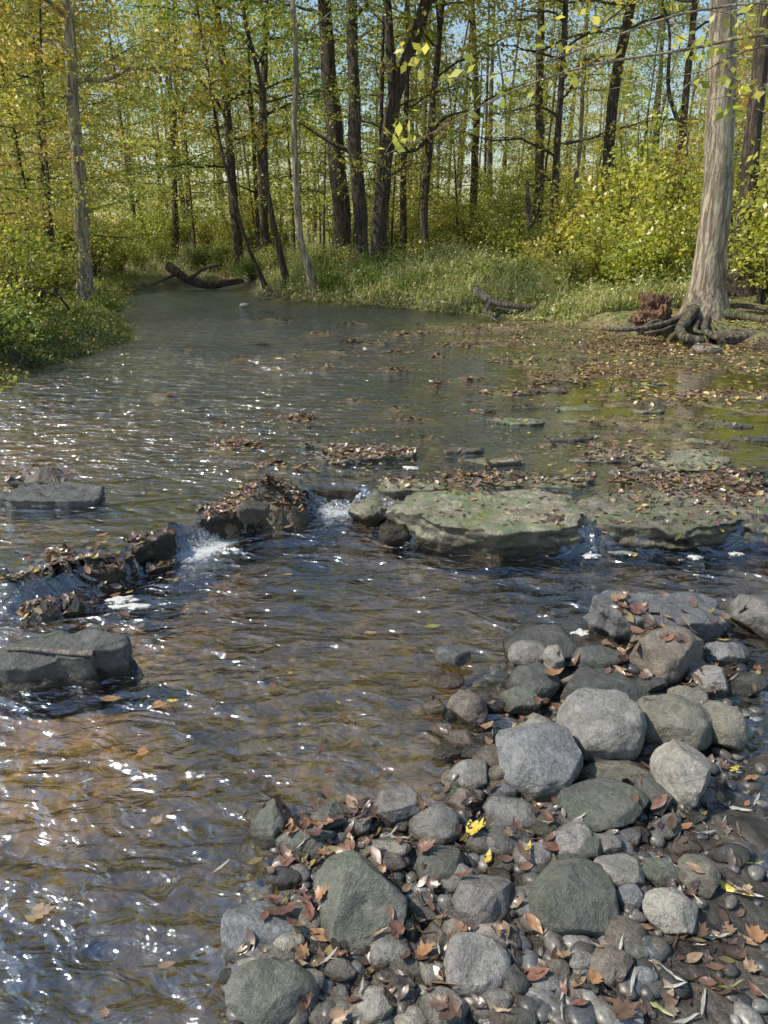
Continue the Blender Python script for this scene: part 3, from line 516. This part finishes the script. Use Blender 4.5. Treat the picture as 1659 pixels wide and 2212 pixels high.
# foam patches
m,nt,ns,ls=newmat("foam"); tc=ns.new('ShaderNodeTexCoord'); v=N(ns,'ShaderNodeTexVoronoi',Scale=130.0); ls.new(tc.outputs['Object'],v.inputs['Vector'])
b=N(ns,'ShaderNodeBsdfPrincipled',Roughness=.6); b.inputs['Base Color'].default_value=(.6,.6,.57,1); bp=N(ns,'ShaderNodeBump',Strength=.8,Distance=.006,invert=True); ls.new(v.outputs['Distance'],bp.inputs['Height']); ls.new(bp.outputs[0],b.inputs['Normal']); o=ns.new('ShaderNodeOutputMaterial'); ls.new(b.outputs[0],o.inputs[0]); M_foam=m
for k,(a,b_,w,h,z) in enumerate([(262,1298,60,18,0),(290,1312,70,14,0),(1275,1203,40,12,0),(888,1013,30,10,.13),(1255,1370,30,10,0),(1345,1196,50,5,0),(1590,1199,26,6,0),(1500,1207,14,6,0)]):
    V,Fc=ico(4); e=ell(a,b_,w,h,z); V=V.copy(); V[:,:2]*=(1+1.1*fbm(V*np.array([2.2,2.2,.3])+k*9,4,k))[:,None]; V*=np.array([e[2],e[3]*.8,.007]); V[:,2]+=.002*fbm(V*120,2,k)
    obj("foam_patch",mkmesh("foam_patch",V,Fc,None,True),M_foam,(e[0],e[1],z+.006),label="white foam floating by the rocks",category="foam",group="foam patches on the stream")
# ---------- trees ----------
class Geo:
    def __init__(s): s.V=[];s.F=[];s.n=0
    def tube(s,pts,rad,seg=8,jit=0.0,seed=0):
        pts=np.asarray(pts,float); rad=np.asarray(rad,float); n=len(pts); T=np.gradient(pts,axis=0); T/=np.linalg.norm(T,axis=1,keepdims=True)+1e-9
        ref=np.array([0,1.,0]) if abs(T[0,1])<.8 else np.array([1.,0,0]); A=np.cross(T,ref); A/=np.linalg.norm(A,axis=1,keepdims=True)+1e-9; B=np.cross(T,A)
        th=np.linspace(0,2*math.pi,seg,endpoint=False); rr=rad[:,None]*np.ones(seg)
        if jit:
            q=np.stack([np.tile(np.cos(th)*1.7,n),np.tile(np.sin(th)*1.7,n),np.repeat(np.arange(n)*.35,seg)+seed],1); rr=rr*(1+jit*fbm(q,3,seed).reshape(n,seg))
        V=pts[:,None,:]+rr[:,:,None]*(np.cos(th)[None,:,None]*A[:,None,:]+np.sin(th)[None,:,None]*B[:,None,:])
        i=np.arange(n*seg).reshape(n,seg); j=np.roll(i,-1,1); F_=np.stack([i[:-1],j[:-1],j[1:],i[1:]],-1).reshape(-1,4)+s.n
        s.V.append(V.reshape(-1,3)); s.F.append(F_); s.n+=n*seg
    def mesh(s,name): return mkmesh(name,np.concatenate(s.V),np.concatenate(s.F),None,True)
def resample(path,n):
    path=np.asarray(path,float); d=np.r_[0,np.cumsum(np.linalg.norm(np.diff(path,axis=0),axis=1))]; t=np.linspace(0,d[-1],n)
    out=np.stack([np.interp(t,d,path[:,k]) for k in range(3)],1)
    for _ in range(2): out[1:-1]=(out[:-2]+2*out[1:-1]+out[2:])/4
    return out
PALS={'green':np.array([(.16,.24,.035),(.25,.34,.045),(.39,.41,.05)]),'yg':np.array([(.27,.35,.04),(.46,.49,.055),(.66,.57,.07)]),'gold':np.array([(.40,.40,.05),(.62,.52,.07),(.62,.41,.07)]),
 'rust':np.array([(.30,.36,.05),(.52,.46,.06),(.64,.38,.08)]),'bright':np.array([(.40,.47,.05),(.58,.58,.06),(.70,.61,.08)])}
def leafgeo(pos,size,col,g,flat=.6):
    n=len(pos); nr=g.normal(size=(n,3))*flat; nr[:,2]+=1; nr/=np.linalg.norm(nr,axis=1,keepdims=True)
    a=g.normal(size=(n,3)); t=np.cross(nr,a); t/=np.linalg.norm(t,axis=1,keepdims=True)+1e-9; b=np.cross(nr,t); s=size[:,None]
    V=np.stack([pos-t*s*.5,pos+b*s*.3+nr*s*.06,pos+t*s*.55,pos-b*s*.3+nr*s*.06],1).reshape(-1,3); Fc=np.arange(n*4).reshape(n,4)
    return V,Fc,np.repeat(col,4,0)
def crownleaves(anchors,g,nl,size,pal,sig,zs):
    pos=[];col=[]
    for A_ in anchors:
        m_=max(3,int(nl*g.uniform(.3,1.7))); t=g.integers(len(A_),size=m_); off_=g.normal(size=(m_,3))*np.array([sig,sig,zs]); pos.append(A_[t]+off_)
        w=np.clip(g.normal(g.uniform(0,2),.5,m_),0,1.999); i=w.astype(int); f=(w-i)[:,None]; c=pal[i]*(1-f)+pal[np.minimum(i+1,2)]*f; col.append(c*g.uniform(.6,1.1,(m_,1))*g.uniform(.72,1.0))
    pos=np.concatenate(pos);col=np.concatenate(col); return leafgeo(pos,size*g.uniform(.6,1.3,len(pos)),col,g,.8)
def treegeo(seed,path,r0,r1,z0f,nb,blen,size,nl,pal,seg=10,sig=.2,flare=1.0,droop=.12,extra=None,up=.35):
    g=np.random.default_rng(seed); G=Geo(); n=26; pa=resample(path,n); pa[2:,:2]+=np.cumsum(g.normal(size=(n-2,2))*r0*.12,0); t=np.linspace(0,1,n); rad=r0+(r1-r0)*t**.85
    L=np.linalg.norm(pa[-1]-pa[0]); rad=rad*(1+flare*np.exp(-t*L/.28)); G.tube(pa,rad,seg,.12,seed)
    anch=[]
    for e,re in (extra or []):
        ee=resample(e,14); G.tube(ee,np.linspace(re,re*.35,14),8,.1,seed); anch.append(ee[5:])
    for k in range(nb):
        u=z0f+(1-z0f)*((k+g.random())/nb)*.98; i=u*(n-1); i0=min(int(i),n-2); st=pa[i0]+(pa[i0+1]-pa[i0])*(i-i0)
        az=k*2.4+g.uniform(-.5,.5); ln=blen*(1-.55*((u-z0f)/(1-z0f+1e-6)))*g.uniform(.6,1.15); el=g.uniform(0,up)+.5*u; m_=9; q=np.linspace(0,1,m_)
        d=np.array([math.cos(az)*math.cos(el),math.sin(az)*math.cos(el),math.sin(el)]); B=st+q[:,None]*d*ln; B[:,2]-=droop*ln*q**2; B[1:]+=np.cumsum(g.normal(size=(m_-1,3))*ln*.02,0)
        rb=min(rad[i0]*.45,.02+.012*ln); G.tube(B,np.linspace(rb,.004,m_),5)
        for j in range(5):
            s0=B[2+j+(j>2)]if 2+j+(j>2)<m_ else B[-1]; az2=az+(-1)**j*g.uniform(.4,1.2); l2=ln*g.uniform(.25,.5); d2=np.array([math.cos(az2),math.sin(az2),g.uniform(-.15,.3)]); q2=np.linspace(0,1,5); S=s0+q2[:,None]*d2*l2; S[:,2]-=.1*l2*q2**2
            G.tube(S,np.linspace(max(.006,rb*.35),.003,5),4); anch.append(S[1:])
        anch.append(B[4:])
    V,Fc,c=crownleaves(anch,g,nl,size,PALS[pal],sig,sig*.45)
    return G.mesh("trunk"),mkmesh("crown",V,Fc,c)
def place(tm,cm,x,y,z,label,name="forest_tree",cat="tree",group=None,rz=0,s=1,bark=None):
    e=obj(name,None,None,(x,y,z),label=label,category=cat); e.empty_display_size=.3; e.rotation_euler=(0,0,rz); e.scale=(s,s,s)
    if group:e["group"]=group
    obj("trunk",tm,bark or M_bark,parent=e); obj("crown",cm,M_leaf,parent=e); return e
def feat(seed,pp,D,rpx,Htop,z0f,nb,blen,size,nl,pal,label,bark,flare=1.0,extra=None,seg=12,droop=.12):
    pts=[Q(a,b,D) for a,b in pp]; bx=pts[0][0]; bz=tz(bx,D)-.08; pts[0][2]=bz; 
    d=pts[-1]-pts[-2]; d/=np.linalg.norm(d); d=d*.5+np.array([0,0,.8]); d/=np.linalg.norm(d); top=pts[-1]+d*max(1,(Htop-pts[-1][2])); pts.append(top)
    o0=np.array([bx,D,bz]); pts=[p-o0 for p in pts]; r0=rpx/F*D; ex=None
    if extra: ex=[([Q(a,b,D)-o0 for a,b in e],re/F*D) for e,re in extra]
    tm,cm=treegeo(seed,pts,r0,r0*.3,z0f,nb,blen,size,int(nl*.32),pal,seg,.28,flare,droop,ex); return place(tm,cm,bx,D,bz,label,bark=bark)
feat(1,[(1520,695),(1535,560),(1545,430),(1553,200),(1562,0)],11.5,33,12,.65,12,2.6,.11,120,'yg',"large straight grey trunk with exposed roots",M_barkg,.7,seg=32)
feat(2,[(1598,610),(1612,400),(1628,200),(1645,0)],14,20,12,.55,12,3.0,.12,150,'yg',"grey tree behind the large trunk",M_bark)
feat(3,[(735,545),(728,300),(700,0)],22,21,13,.42,14,3.2,.12,150,'green',"thick dark trunk on the grassy bank",M_bark,.5)
feat(4,[(782,545),(770,300),(774,0)],20,16,13,.42,14,3.2,.12,150,'yg',"tall reddish brown straight trunk",M_bark,.6)
feat(5,[(815,535),(832,330),(850,200),(900,85),(935,-20)],20.5,18,13,.48,14,3.2,.12,150,'yg',"forked dark tree leaning over the bank",M_bark,.5,extra=[([(850,200),(842,100),(836,-30),(825,-160)],11),([(835,320),(900,330),(960,250),(1010,240)],5),([(780,340),(700,300),(640,260)],5)])
feat(6,[(685,606),(655,555),(643,480),(634,300),(640,100),(632,-20)],17.5,8,10,.5,9,2,.1,110,'green',"slender grey curved tree leaning out",M_barkg,.6)
feat(7,[(622,598),(592,490),(572,380),(577,200),(540,60)],18.5,7,9,.4,12,2,.1,140,'yg',"thin leaning tree at the stream bend",M_bark,.6)
feat(8,[(575,600),(535,530),(510,430),(480,330)],18.6,4.5,8,.35,12,1.8,.1,160,'gold',"thin crooked sapling at the bend",M_bark,.6)
feat(9,[(186,665),(178,450),(160,200),(150,0)],13.6,16,11,.3,16,2.6,.09,210,'rust',"grey brown tree on the low bank",M_barkg,.6)
feat(10,[(925,530),(915,470),(935,250),(962,0)],22,9,12,.4,14,3,.11,150,'yg',"slim dark tree behind the grass",M_bark,.5)
feat(11,[(872,530),(868,330),(874,200)],24,8,11,.4,12,3,.11,150,'green',"slim trunk among undergrowth",M_bark,.5)
feat(12,[(1163,470),(1167,200),(1170,0)],24,11,13,.42,12,3,.11,150,'yg',"straight tree on the rising bank",M_bark,.5)
feat(13,[(1298,450),(1312,200),(1345,0)],22,14,13,.42,12,3,.11,150,'gold',"brown tree beside bright shrubs",M_bark,.5)
feat(14,[(1243,430),(1258,200),(1266,20)],25,6,11,.4,10,2.5,.11,120,'yg',"thin pale tree on the slope",M_barkg,.5)
feat(15,[(1475,400),(1485,200),(1505,0)],20,9,12,.42,10,3,.11,130,'yg',"dark tree with crooked limbs",M_bark,.5,extra=[([(1480,300),(1440,200),(1450,60),(1420,-20)],5)])
feat(16,[(76,400),(80,200),(66,0)],17,9,11,.3,16,3,.1,190,'gold',"slim tree among yellowing leaves",M_bark,.5)
feat(17,[(378,560),(380,300),(386,0)],29,7,12,.25,16,2.8,.12,180,'yg',"thin straight tree near the bend",M_bark,.5)
feat(18,[(1020,500),(1025,250),(1015,0)],27,9,12,.4,12,3,.12,130,'yg',"slim straight tree on the slope",M_bark,.5)
feat(19,[(575,560),(560,300),(575,0)],26,10,13,.35,14,3.2,.12,150,'green',"dark tree behind the bend",M_bark,.5)
def sp_(H,lean,g): return [(0,0,-.1),(lean*.3,lean*.1,H*.4),(lean,lean*.4,H)]
vars_=[]
for k,(H,r0,z0,nb,bl,sz_,nl,pal) in enumerate([(7.5,.045,.14,22,2.1,.09,38,'yg'),(6.5,.035,.14,22,2.1,.08,60,'rust'),(8.5,.05,.15,24,2.3,.095,36,'green'),(7,.045,.12,22,2.2,.085,44,'gold'),
   (13,.12,.18,26,3.2,.13,24,'yg'),(14,.16,.2,26,3.5,.13,24,'green'),(12,.10,.16,26,3.0,.13,24,'gold')]):
    g=np.random.default_rng(50+k); vars_.append((*treegeo(60+k,sp_(H,g.uniform(-.7,.7),g),r0,r0*.2,z0,nb,bl,sz_,nl,pal,8,.26,.5),H,pal))
LB={'yg':"leafy tree turning yellow green",'rust':"young tree with rusty orange leaves",'green':"leafy green woodland tree",'gold':"tree with golden autumn leaves"}
def gen(v,x,y,s=1): 
    if sdist(stream,np.array([x]),np.array([y]))[0]>-.5: return
    tm,cm,H,pal=vars_[v]; small=v<4
    return place(tm,cm,x,y,tz(x,y)-.05,LB[pal]+(" in the understorey" if small else " standing in the woods"),"young_tree" if small else "forest_tree","tree","understorey trees" if small else "woodland trees",R.uniform(0,6.3),s)
for v,x,y,s in [(1,-5.2,9.9,.75),(0,-6.0,11.6,.85),(3,-5.6,13.6,.85),(0,-6.4,15,.95),(0,-7.2,17.5,1),(2,-8.2,14.5,1),(2,-6.5,28,1),(3,-9.5,21,1),(0,-10,25,1),(1,-4.5,29,1),(1,-7.6,20,1),(2,-8.6,24,1),(0,-3,27.5,1),(3,6.9,16.5,.8),(0,8.6,17.5,.8),(0,.2,25,1),(0,4.5,24,.9),(0,-1.8,24,1),(3,2.4,26,1),(2,-1,28,1),(3,1.2,30,1)]: gen(v,x,y,s)
placed=[]
cnt=0
while cnt<70:
    y=R.uniform(20,54); x=R.uniform(-.6,.6)*y
    if sdist(stream,np.array([x]),np.array([y]))[0]>-1.6: continue
    if y<26 and -1<x<9 and R.random()<.75: continue
    if any((x-a)**2+(y-b_)**2<4.8 for a,b_ in placed): continue
    placed.append((x,y)); v=int(R.choice([0,1,2,3,4,5,6],p=[.28,.11,.14,.16,.15,.08,.08])); 
    if x>0 and v in(1,): v=0
    gen(v,x,y,R.uniform(.65,1.25)); cnt+=1
# distant woods
g=np.random.default_rng(5); n=110000; y=g.uniform(54,95,n); x=g.uniform(-.68,.68,n)*y; z=g.uniform(0,1,n)**1.35*15
cl=fbm(np.stack([x*.28,y*.28,z*.45],1),3,81); gap=np.where(x>3,.2,.03)+np.where(z>4.5,.2,-.08); k=cl>gap; x,y,z,cl=x[k],y[k],z[k],cl[k]
w=np.clip(g.normal(1,.6,len(x))+cl,0,1.99); i=w.astype(int); f=(w-i)[:,None]; pl=PALS['yg']; c=(pl[i]*(1-f)+pl[np.minimum(i+1,2)]*f)*g.uniform(.5,.95,(len(x),1))
tzz=terrain(x,y); V,Fc,c=leafgeo(np.stack([x,y,z+tzz],1),.36*g.uniform(.6,1.3,len(x)),c,g,.9)
dw=obj("distant_woods",mkmesh("distant_woods",V,Fc,c),M_leaf,kind="stuff",label="far off autumn woodland seen as a mass",category="woods")
G=Geo()
for k in range(130):
    y_=g.uniform(45,95); x_=g.uniform(-.65,.65)*y_; h_=g.uniform(10,15); zz_=tz(x_,y_); G.tube(resample([(x_,y_,zz_-.2),(x_+g.uniform(-.5,.5),y_,zz_+h_*.5),(x_+g.uniform(-1,1),y_,zz_+h_)],6),np.linspace(g.uniform(.07,.2),.05,6),6)
obj("distant_trunks",G.mesh("distant_trunks"),M_bark,kind="stuff",label="far off tree trunks in the woods",category="woods")
# ---------- shrubs ----------
def shrubgeo(seed,H,Wd,nst,nl,size,pal):
    g=np.random.default_rng(seed); G=Geo(); an=[]
    for k in range(nst):
        a=g.uniform(0,6.3); r=g.uniform(.2,1)*Wd; q=np.linspace(0,1,8); hh=H*g.uniform(.5,1.15); S=np.stack([math.cos(a)*r*q**1.3,math.sin(a)*r*q**1.3,hh*q-.25*hh*q**3*r/Wd],1); S[1:]+=np.cumsum(g.normal(size=(7,3))*.03,0)
        G.tube(S,np.linspace(.012,.004,8),5); an.append(S[2:])
        for j in range(3):
            a2=g.uniform(0,6.3); s0=S[3+j]; T=s0+np.linspace(0,1,4)[:,None]*np.array([math.cos(a2),math.sin(a2),.25])*Wd*.4; G.tube(T,np.linspace(.006,.003,4),4); an.append(T)
    V,Fc,c=crownleaves(an,g,nl,size,PALS[pal],.1,.07); return G.mesh("stem"),mkmesh("foliage",V,Fc,c)
SH=[shrubgeo(1,2.4,.9,20,20,.09,'bright'),shrubgeo(2,1.6,.8,18,22,.085,'bright'),shrubgeo(3,1.1,.7,20,24,.06,'yg'),shrubgeo(4,.6,.6,24,24,.05,'green'),shrubgeo(5,1.8,.9,20,22,.08,'yg')]
SL=["tall shrub with bright yellow green leaves","bright yellow green bush on the bank","leafy bush beside the stream","low green weeds on the bank","yellowing shrub under the trees"]
def shrub(v,x,y,s):
    e=obj("shrub",None,None,(x,y,tz(x,y)-.03),label=SL[v],category="shrub",group="shrubs along the banks"); e.rotation_euler=(0,0,R.uniform(0,6.3)); e.scale=(s,s,s); e.empty_display_size=.2
    obj("stem",SH[v][0],M_bark,parent=e); obj("foliage",SH[v][1],M_leaf,parent=e)
SHL=[(1250,0,17,0,1.1),(1330,0,16,0,1.2),(1400,0,15,0,1.2),(1200,0,19,0,1),(1440,0,17,0,1.4),(1370,0,18,0,1.5),(1290,0,14.5,1,1),(1360,0,13.6,1,1),(1420,0,13.4,0,.8),(1640,0,12.6,0,1),(1690,0,11.2,0,.9),(1650,0,14,0,1.2),(1500,0,15.5,0,1.2),(1700,0,13,0,1.3),(1480,0,18,4,1.5),
   (1110,0,19,4,1),(1050,0,21,4,1.1),(1150,0,16,1,.8),(1220,0,14.5,2,.9),(1100,0,15.5,3,1),(1040,0,16,3,1),(740,0,18.5,2,1.0),(700,0,19,2,.9),(660,0,20.5,2,.9),(830,0,19,3,1.2),(900,0,20,2,.9),(980,0,19.5,3,1.2),(720,0,17.3,3,.8),(800,0,17,3,.9),(880,0,16.4,3,.8),(960,0,16.2,3,.9),(930,0,24,4,1),(1010,0,25,4,1.2),(1120,0,26,4,1.3),(1200,0,28,4,1.4),(1300,0,27,0,1.3),(850,0,26,4,1.1),(760,0,27,4,1.2),
   (40,0,9.3,2,.8),(-20,0,8.4,3,1),(90,0,11.5,4,.8),(30,0,13,4,1),(230,0,13.2,3,.7),(210,0,20,4,.9),(130,0,14.5,2,1),(10,0,10.5,2,1.2),(330,0,29,4,1.2),(450,0,31,4,1.2),(580,0,24,2,.9),(610,0,22,3,1),(500,0,28.5,2,1),(150,0,20,4,1.1),(60,0,17,4,1.1),(250,0,26,4,1),(380,0,31,4,1.3),(520,0,32,4,1.3),
   (300,0,24,2,1),(360,0,25.5,2,1),(430,0,25,3,1.2),(480,0,25.5,2,.9),(545,0,22,3,1),(260,0,21.5,2,.9)]
SHL+=[(random.uniform(0,1659),0,random.uniform(30,46),random.choice([4,4,2,0]),random.uniform(1.1,1.6)) for _ in range(36)]
for a,b,D,v,s in SHL:
    x=(a-829.5)/F*(D*cp+.45)
    if sdist(stream,np.array([x]),np.array([float(D)]))[0]<-.1: shrub(v,x,D,s)
# ---------- grass and weeds ----------
def field(name,label,n,a0,a1,D0,D1,hfun,pal,leafy=.3,mn=-.05):
    g=np.random.default_rng(len(name)+n); a=g.uniform(a0,a1,n); y=D0+(D1-D0)*g.uniform(0,1,n)**1.3; x=(a-829.5)/F*(y*cp+.45)
    cl=f2(x,y,1.1,3,91); sdv=sdist(stream,x,y); k=(sdv<mn)&(cl+g.uniform(-.6,.6,n)>-.3); x,y,cl,sdv=x[k],y[k],cl[k],sdv[k]; z0=terrain(x,y); n=len(x); h=hfun(x,y,g)*np.clip(1+1.2*cl,.3,2)*sstep(-.3,1.2,-sdv)
    az=g.uniform(0,6.3,n); ln=g.uniform(.2,.9,n)*h; w=.005+.006*g.random(n); V=np.zeros((n,6,3)); dx,dy=np.cos(az),np.sin(az)
    for r,(t,ww) in enumerate([(0,1),(.55,.8),(1,.1)]):
        cx=x+dx*ln*t*t; cy=y+dy*ln*t*t; cz=z0+h*t*(1-.25*t)
        V[:,2*r]=np.stack([cx-dy*w*ww,cy+dx*w*ww,cz],1); V[:,2*r+1]=np.stack([cx+dy*w*ww,cy-dx*w*ww,cz],1)
    b=np.arange(n)[:,None]*6; Fc=np.concatenate([b+np.array([[0,1,3,2]]),b+np.array([[2,3,5,4]])]); 
    P_=np.array(pal); c=P_[g.integers(len(P_),size=n)]*g.uniform(.6,1.3,(n,1)); c=np.repeat(c,6,0); V=V.reshape(-1,3)
    m_=int(n*leafy); j=g.integers(n,size=m_); pos=np.stack([x[j]+g.normal(size=m_)*.06,y[j]+g.normal(size=m_)*.06,z0[j]+h[j]*g.uniform(.2,1.0,m_)],1); c2=P_[g.integers(len(P_),size=m_)]*g.uniform(.6,1.3,(m_,1))
    V2,F2,c2=leafgeo(pos,g.uniform(.03,.075,m_),c2,g,.7); obj(name,mkmesh(name,np.concatenate([V,V2]),np.concatenate([Fc,F2+len(V)]),np.concatenate([c,c2])),M_leaf,kind="stuff",label=label,category="grass")
GP=[(.24,.29,.05),(.35,.38,.08),(.46,.44,.14),(.17,.22,.04),(.60,.52,.30),(.54,.43,.22)]
field("bank_grass","tall grass and weeds on the sunny bank",75000,560,1500,12.5,27,lambda x,y,g:.14+.62*g.random(len(x))**1.5,GP,1.3)
field("low_bank_plants","low green plants covering the near bank",36000,-120,300,6.8,22,lambda x,y,g:g.uniform(.05,.2,len(x)),[(.15,.20,.035),(.22,.27,.045),(.33,.33,.07),(.32,.24,.09)],1.4)
field("forest_floor_grass","sparse grass on the forest floor",42000,0,1659,22,52,lambda x,y,g:g.uniform(.15,.6,len(x)),GP,1.2,-.2)
# ---------- dead wood ----------
def wood(name,px,D,r0,r1,mat,label,cat,extra=[],seg=12,dz=0):
    pts=np.array([Q(a,b,d) for a,b,d in px]); o0=pts[0].copy(); G=Geo(); G.tube(resample(pts-o0,18),np.linspace(r0,r1,18)*1.0,seg,.3,int(r0*999))
    for e,ra in extra: q=np.array([Q(a,b,d) for a,b,d in e])-o0; G.tube(resample(q,12),np.linspace(ra,ra*.3,12),8,.25,3)
    return obj(name,G.mesh(name),mat,o0,label=label,category=cat)
wood("fallen_log",[(1025,625,14.4),(1060,652,13.9),(1120,664,13.6),(1210,668,13.6),(1290,662,13.9)],14,.07,.035,M_wood,"fallen branch lying at the water's edge","log",[([(1060,652,13.9),(1045,675,13.6),(1075,694,13.2)],.04)])
wood("fallen_log",[(1540,742,10.4),(1600,728,10.5),(1659,722,10.6),(1760,712,10.8)],10,.09,.08,M_wood,"weathered log beside the tree roots","log")
wood("fallen_tree",[(365,575,21.5),(405,606,21),(455,618,21),(525,606,21.5)],27,.13,.07,M_bark,"dark fallen tree across the far bend","log",[([(405,606,21),(440,580,20.6),(480,572,20.4)],.06),([(385,590,21),(350,606,20.5),(320,618,20)],.05)])
wood("fallen_branch",[(0,630,9.5),(60,622,9.6),(130,640,9.8),(150,670,9.8)],9,.025,.015,M_bark,"dead branch hanging over the low bank","branch")
wood("broken_snag",[(1147,505,20),(1140,440,20),(1139,392,20)],20,.11,.03,M_wood,"broken pale snag with a jagged top","dead tree")
sp0=P(12,1388,.13); sp1=P(205,1420,.12); dv=sp1-sp0; hz=[surf(sp0[0]+q*dv[0],sp0[1]+q*dv[1])[0] for q in np.linspace(0,1,20)]
i1=int(np.argmax(hz[:10])); i2=10+int(np.argmax(hz[10:])); sl_=(hz[i2]-hz[i1])/max(i2-i1,1)
line=[hz[i1]+sl_*(k-i1) for k in range(20)]; lift=max(h_-l_ for h_,l_ in zip(hz,line))+.008; z_a=line[0]+lift; z_b=line[19]+lift
G=Geo(); en_=np.array([dv[0],dv[1],z_b-z_a]); pp=resample([0*en_,en_*.3+np.array([0,.006,.003]),en_*.65+np.array([0,-.006,.0]),en_],14); G.tube(pp,np.linspace(.007,.012,14),8,.3,4)
obj("driftwood_stick",G.mesh("driftwood_stick"),mat_bark("pale_stick",(.3,.25,.2),(.5,.44,.36),30,0,.6),(sp0[0],sp0[1],z_a),label="grey stick lying across the dark slab",category="stick")
root_parent=[o for o in bpy.data.objects if o.get("label")=="large straight grey trunk with exposed roots"][0]
b0=np.array(root_parent.location)
for k,(pp,r,mt) in enumerate([([(1505,660),(1485,690),(1465,712),(1480,732),(1520,735)],.10,M_barkm),([(1500,670),(1450,695),(1400,708),(1340,714),(1300,710)],.05,M_wood),([(1535,675),(1590,680),(1640,690),(1700,700)],.09,M_barkm),([(1530,680),(1520,715),(1560,735),(1600,728)],.06,M_barkm),([(1550,665),(1600,660),(1659,668)],.05,M_wood),([(1490,690),(1430,715),(1390,720)],.04,M_wood),([(1480,690),(1420,690),(1380,712)],.04,M_wood),([(1510,690),(1500,715),(1530,722)],.05,M_barkm)]):
    pts=[]
    for a,b in pp:
        D=11.5 if not pts else max(9.6,11.5-(b-660)*.02); pts.append(Q(a,b,D)-b0)
    pts=resample(pts,20)
    for j,q in enumerate(pts): g_=tz(q[0]+b0[0],q[1]+b0[1])-b0[2]; q[2]=min(max(q[2],g_+.01),g_+.25) if j>3 else max(q[2],g_)
    G=Geo(); G.tube(pts,np.linspace(r,r*.5,20),10,.3,k); obj("root",G.mesh("root"),mt,parent=root_parent)
q=Q(1418,660,11.2); V,Fc=rockgeo(77,.22,.2,.32,12,2.1,.5,6,.5); V=V+.05*np.stack([fbm(V*7,3,1),fbm(V*7+9,3,2),fbm(V*3,3,3)],1)*1.5; q[2]=tz(q[0],q[1])+.2
obj("rotten_stump",mkmesh("rotten_stump",V,Fc,None,True),M_rot,q,label="crumbling reddish rotten stump beside the tree",category="stump")
# overhanging sapling
D=6.4; bx,by=4.4,6.6; bz=tz(bx,by)
G=Geo(); o0=np.array([bx,by,bz]); G.tube(resample([(0,0,-.1),(-.1,0,1.5),(.1,0,3.2),(.0,0,5)],16),np.linspace(.07,.02,16),8,.1,2); an=[]
for e,r in [([(0,0,2.2)]+[(1700,90),(1620,100),(1520,150),(1450,215),(1420,240)],.02),([(0,0,2.6)]+[(1659,60),(1500,110),(1300,130),(1150,175),(1010,240),(905,310),(830,335)],.018),([(0,0,2.9)]+[(1650,0),(1450,30),(1250,110),(1080,165),(950,170)],.014),([(0,0,1.9)]+[(1700,180),(1600,200),(1540,215)],.012)]:
    pts=[np.array(e[0])]+[Q(a,b,D+.0)-o0 for a,b in e[1:]]; pts=resample(pts,20); G.tube(pts,np.linspace(r,.003,20),6)
    for j in range(6,20,1):
        d=R.normal(size=3)*np.array([.3,.3,.12]); T=pts[j]+np.linspace(0,1,4)[:,None]*d; G.tube(T,np.linspace(.004,.002,4),4)
        if R.random()<.85: an.append(T[2:])
V,Fc,c=crownleaves(an,np.random.default_rng(3),7,.085,PALS['bright']*1.1,.07,.05)
place(G.mesh("trunk"),mkmesh("crown",V,Fc,c),bx,by,bz,"slender sapling with sparse yellow leaves overhanging water","young_tree",bark=M_barkg)
# ---------- world, sun, camera ----------
sd_=Vector((-.60,-.08,.73)).normalized(); elev=math.asin(sd_.z); az=math.atan2(sd_.x,sd_.y)
w=bpy.data.worlds.new("World"); scn.world=w; w.use_nodes=True; nt=w.node_tree; bg=nt.nodes['Background']; sk=nt.nodes.new('ShaderNodeTexSky'); sk.sky_type='NISHITA'; sk.sun_disc=False; sk.sun_elevation=elev; sk.sun_rotation=az; sk.air_density=1.5; sk.dust_density=.8; sk.ozone_density=4.0
nt.links.new(sk.outputs[0],bg.inputs[0]); bg.inputs[1].default_value=.15
L=bpy.data.lights.new("sun",'SUN'); L.energy=5; L.angle=math.radians(.5); L.color=(1,.93,.79); lo=bpy.data.objects.new("sun",L); COL.objects.link(lo); lo.rotation_euler=sd_.to_track_quat('Z','Y').to_euler()
cam=bpy.data.cameras.new("camera"); co=bpy.data.objects.new("camera",cam); COL.objects.link(co); co.location=(0,0,CAMZ); co.rotation_euler=(math.pi/2-PIT,0,0); cam.sensor_fit='VERTICAL'; cam.sensor_height=34.6; cam.lens=26; cam.clip_end=2000; cam.clip_start=.05; scn.camera=co
scn.view_settings.view_transform='Standard'; scn.view_settings.look='None'; scn.view_settings.exposure=0
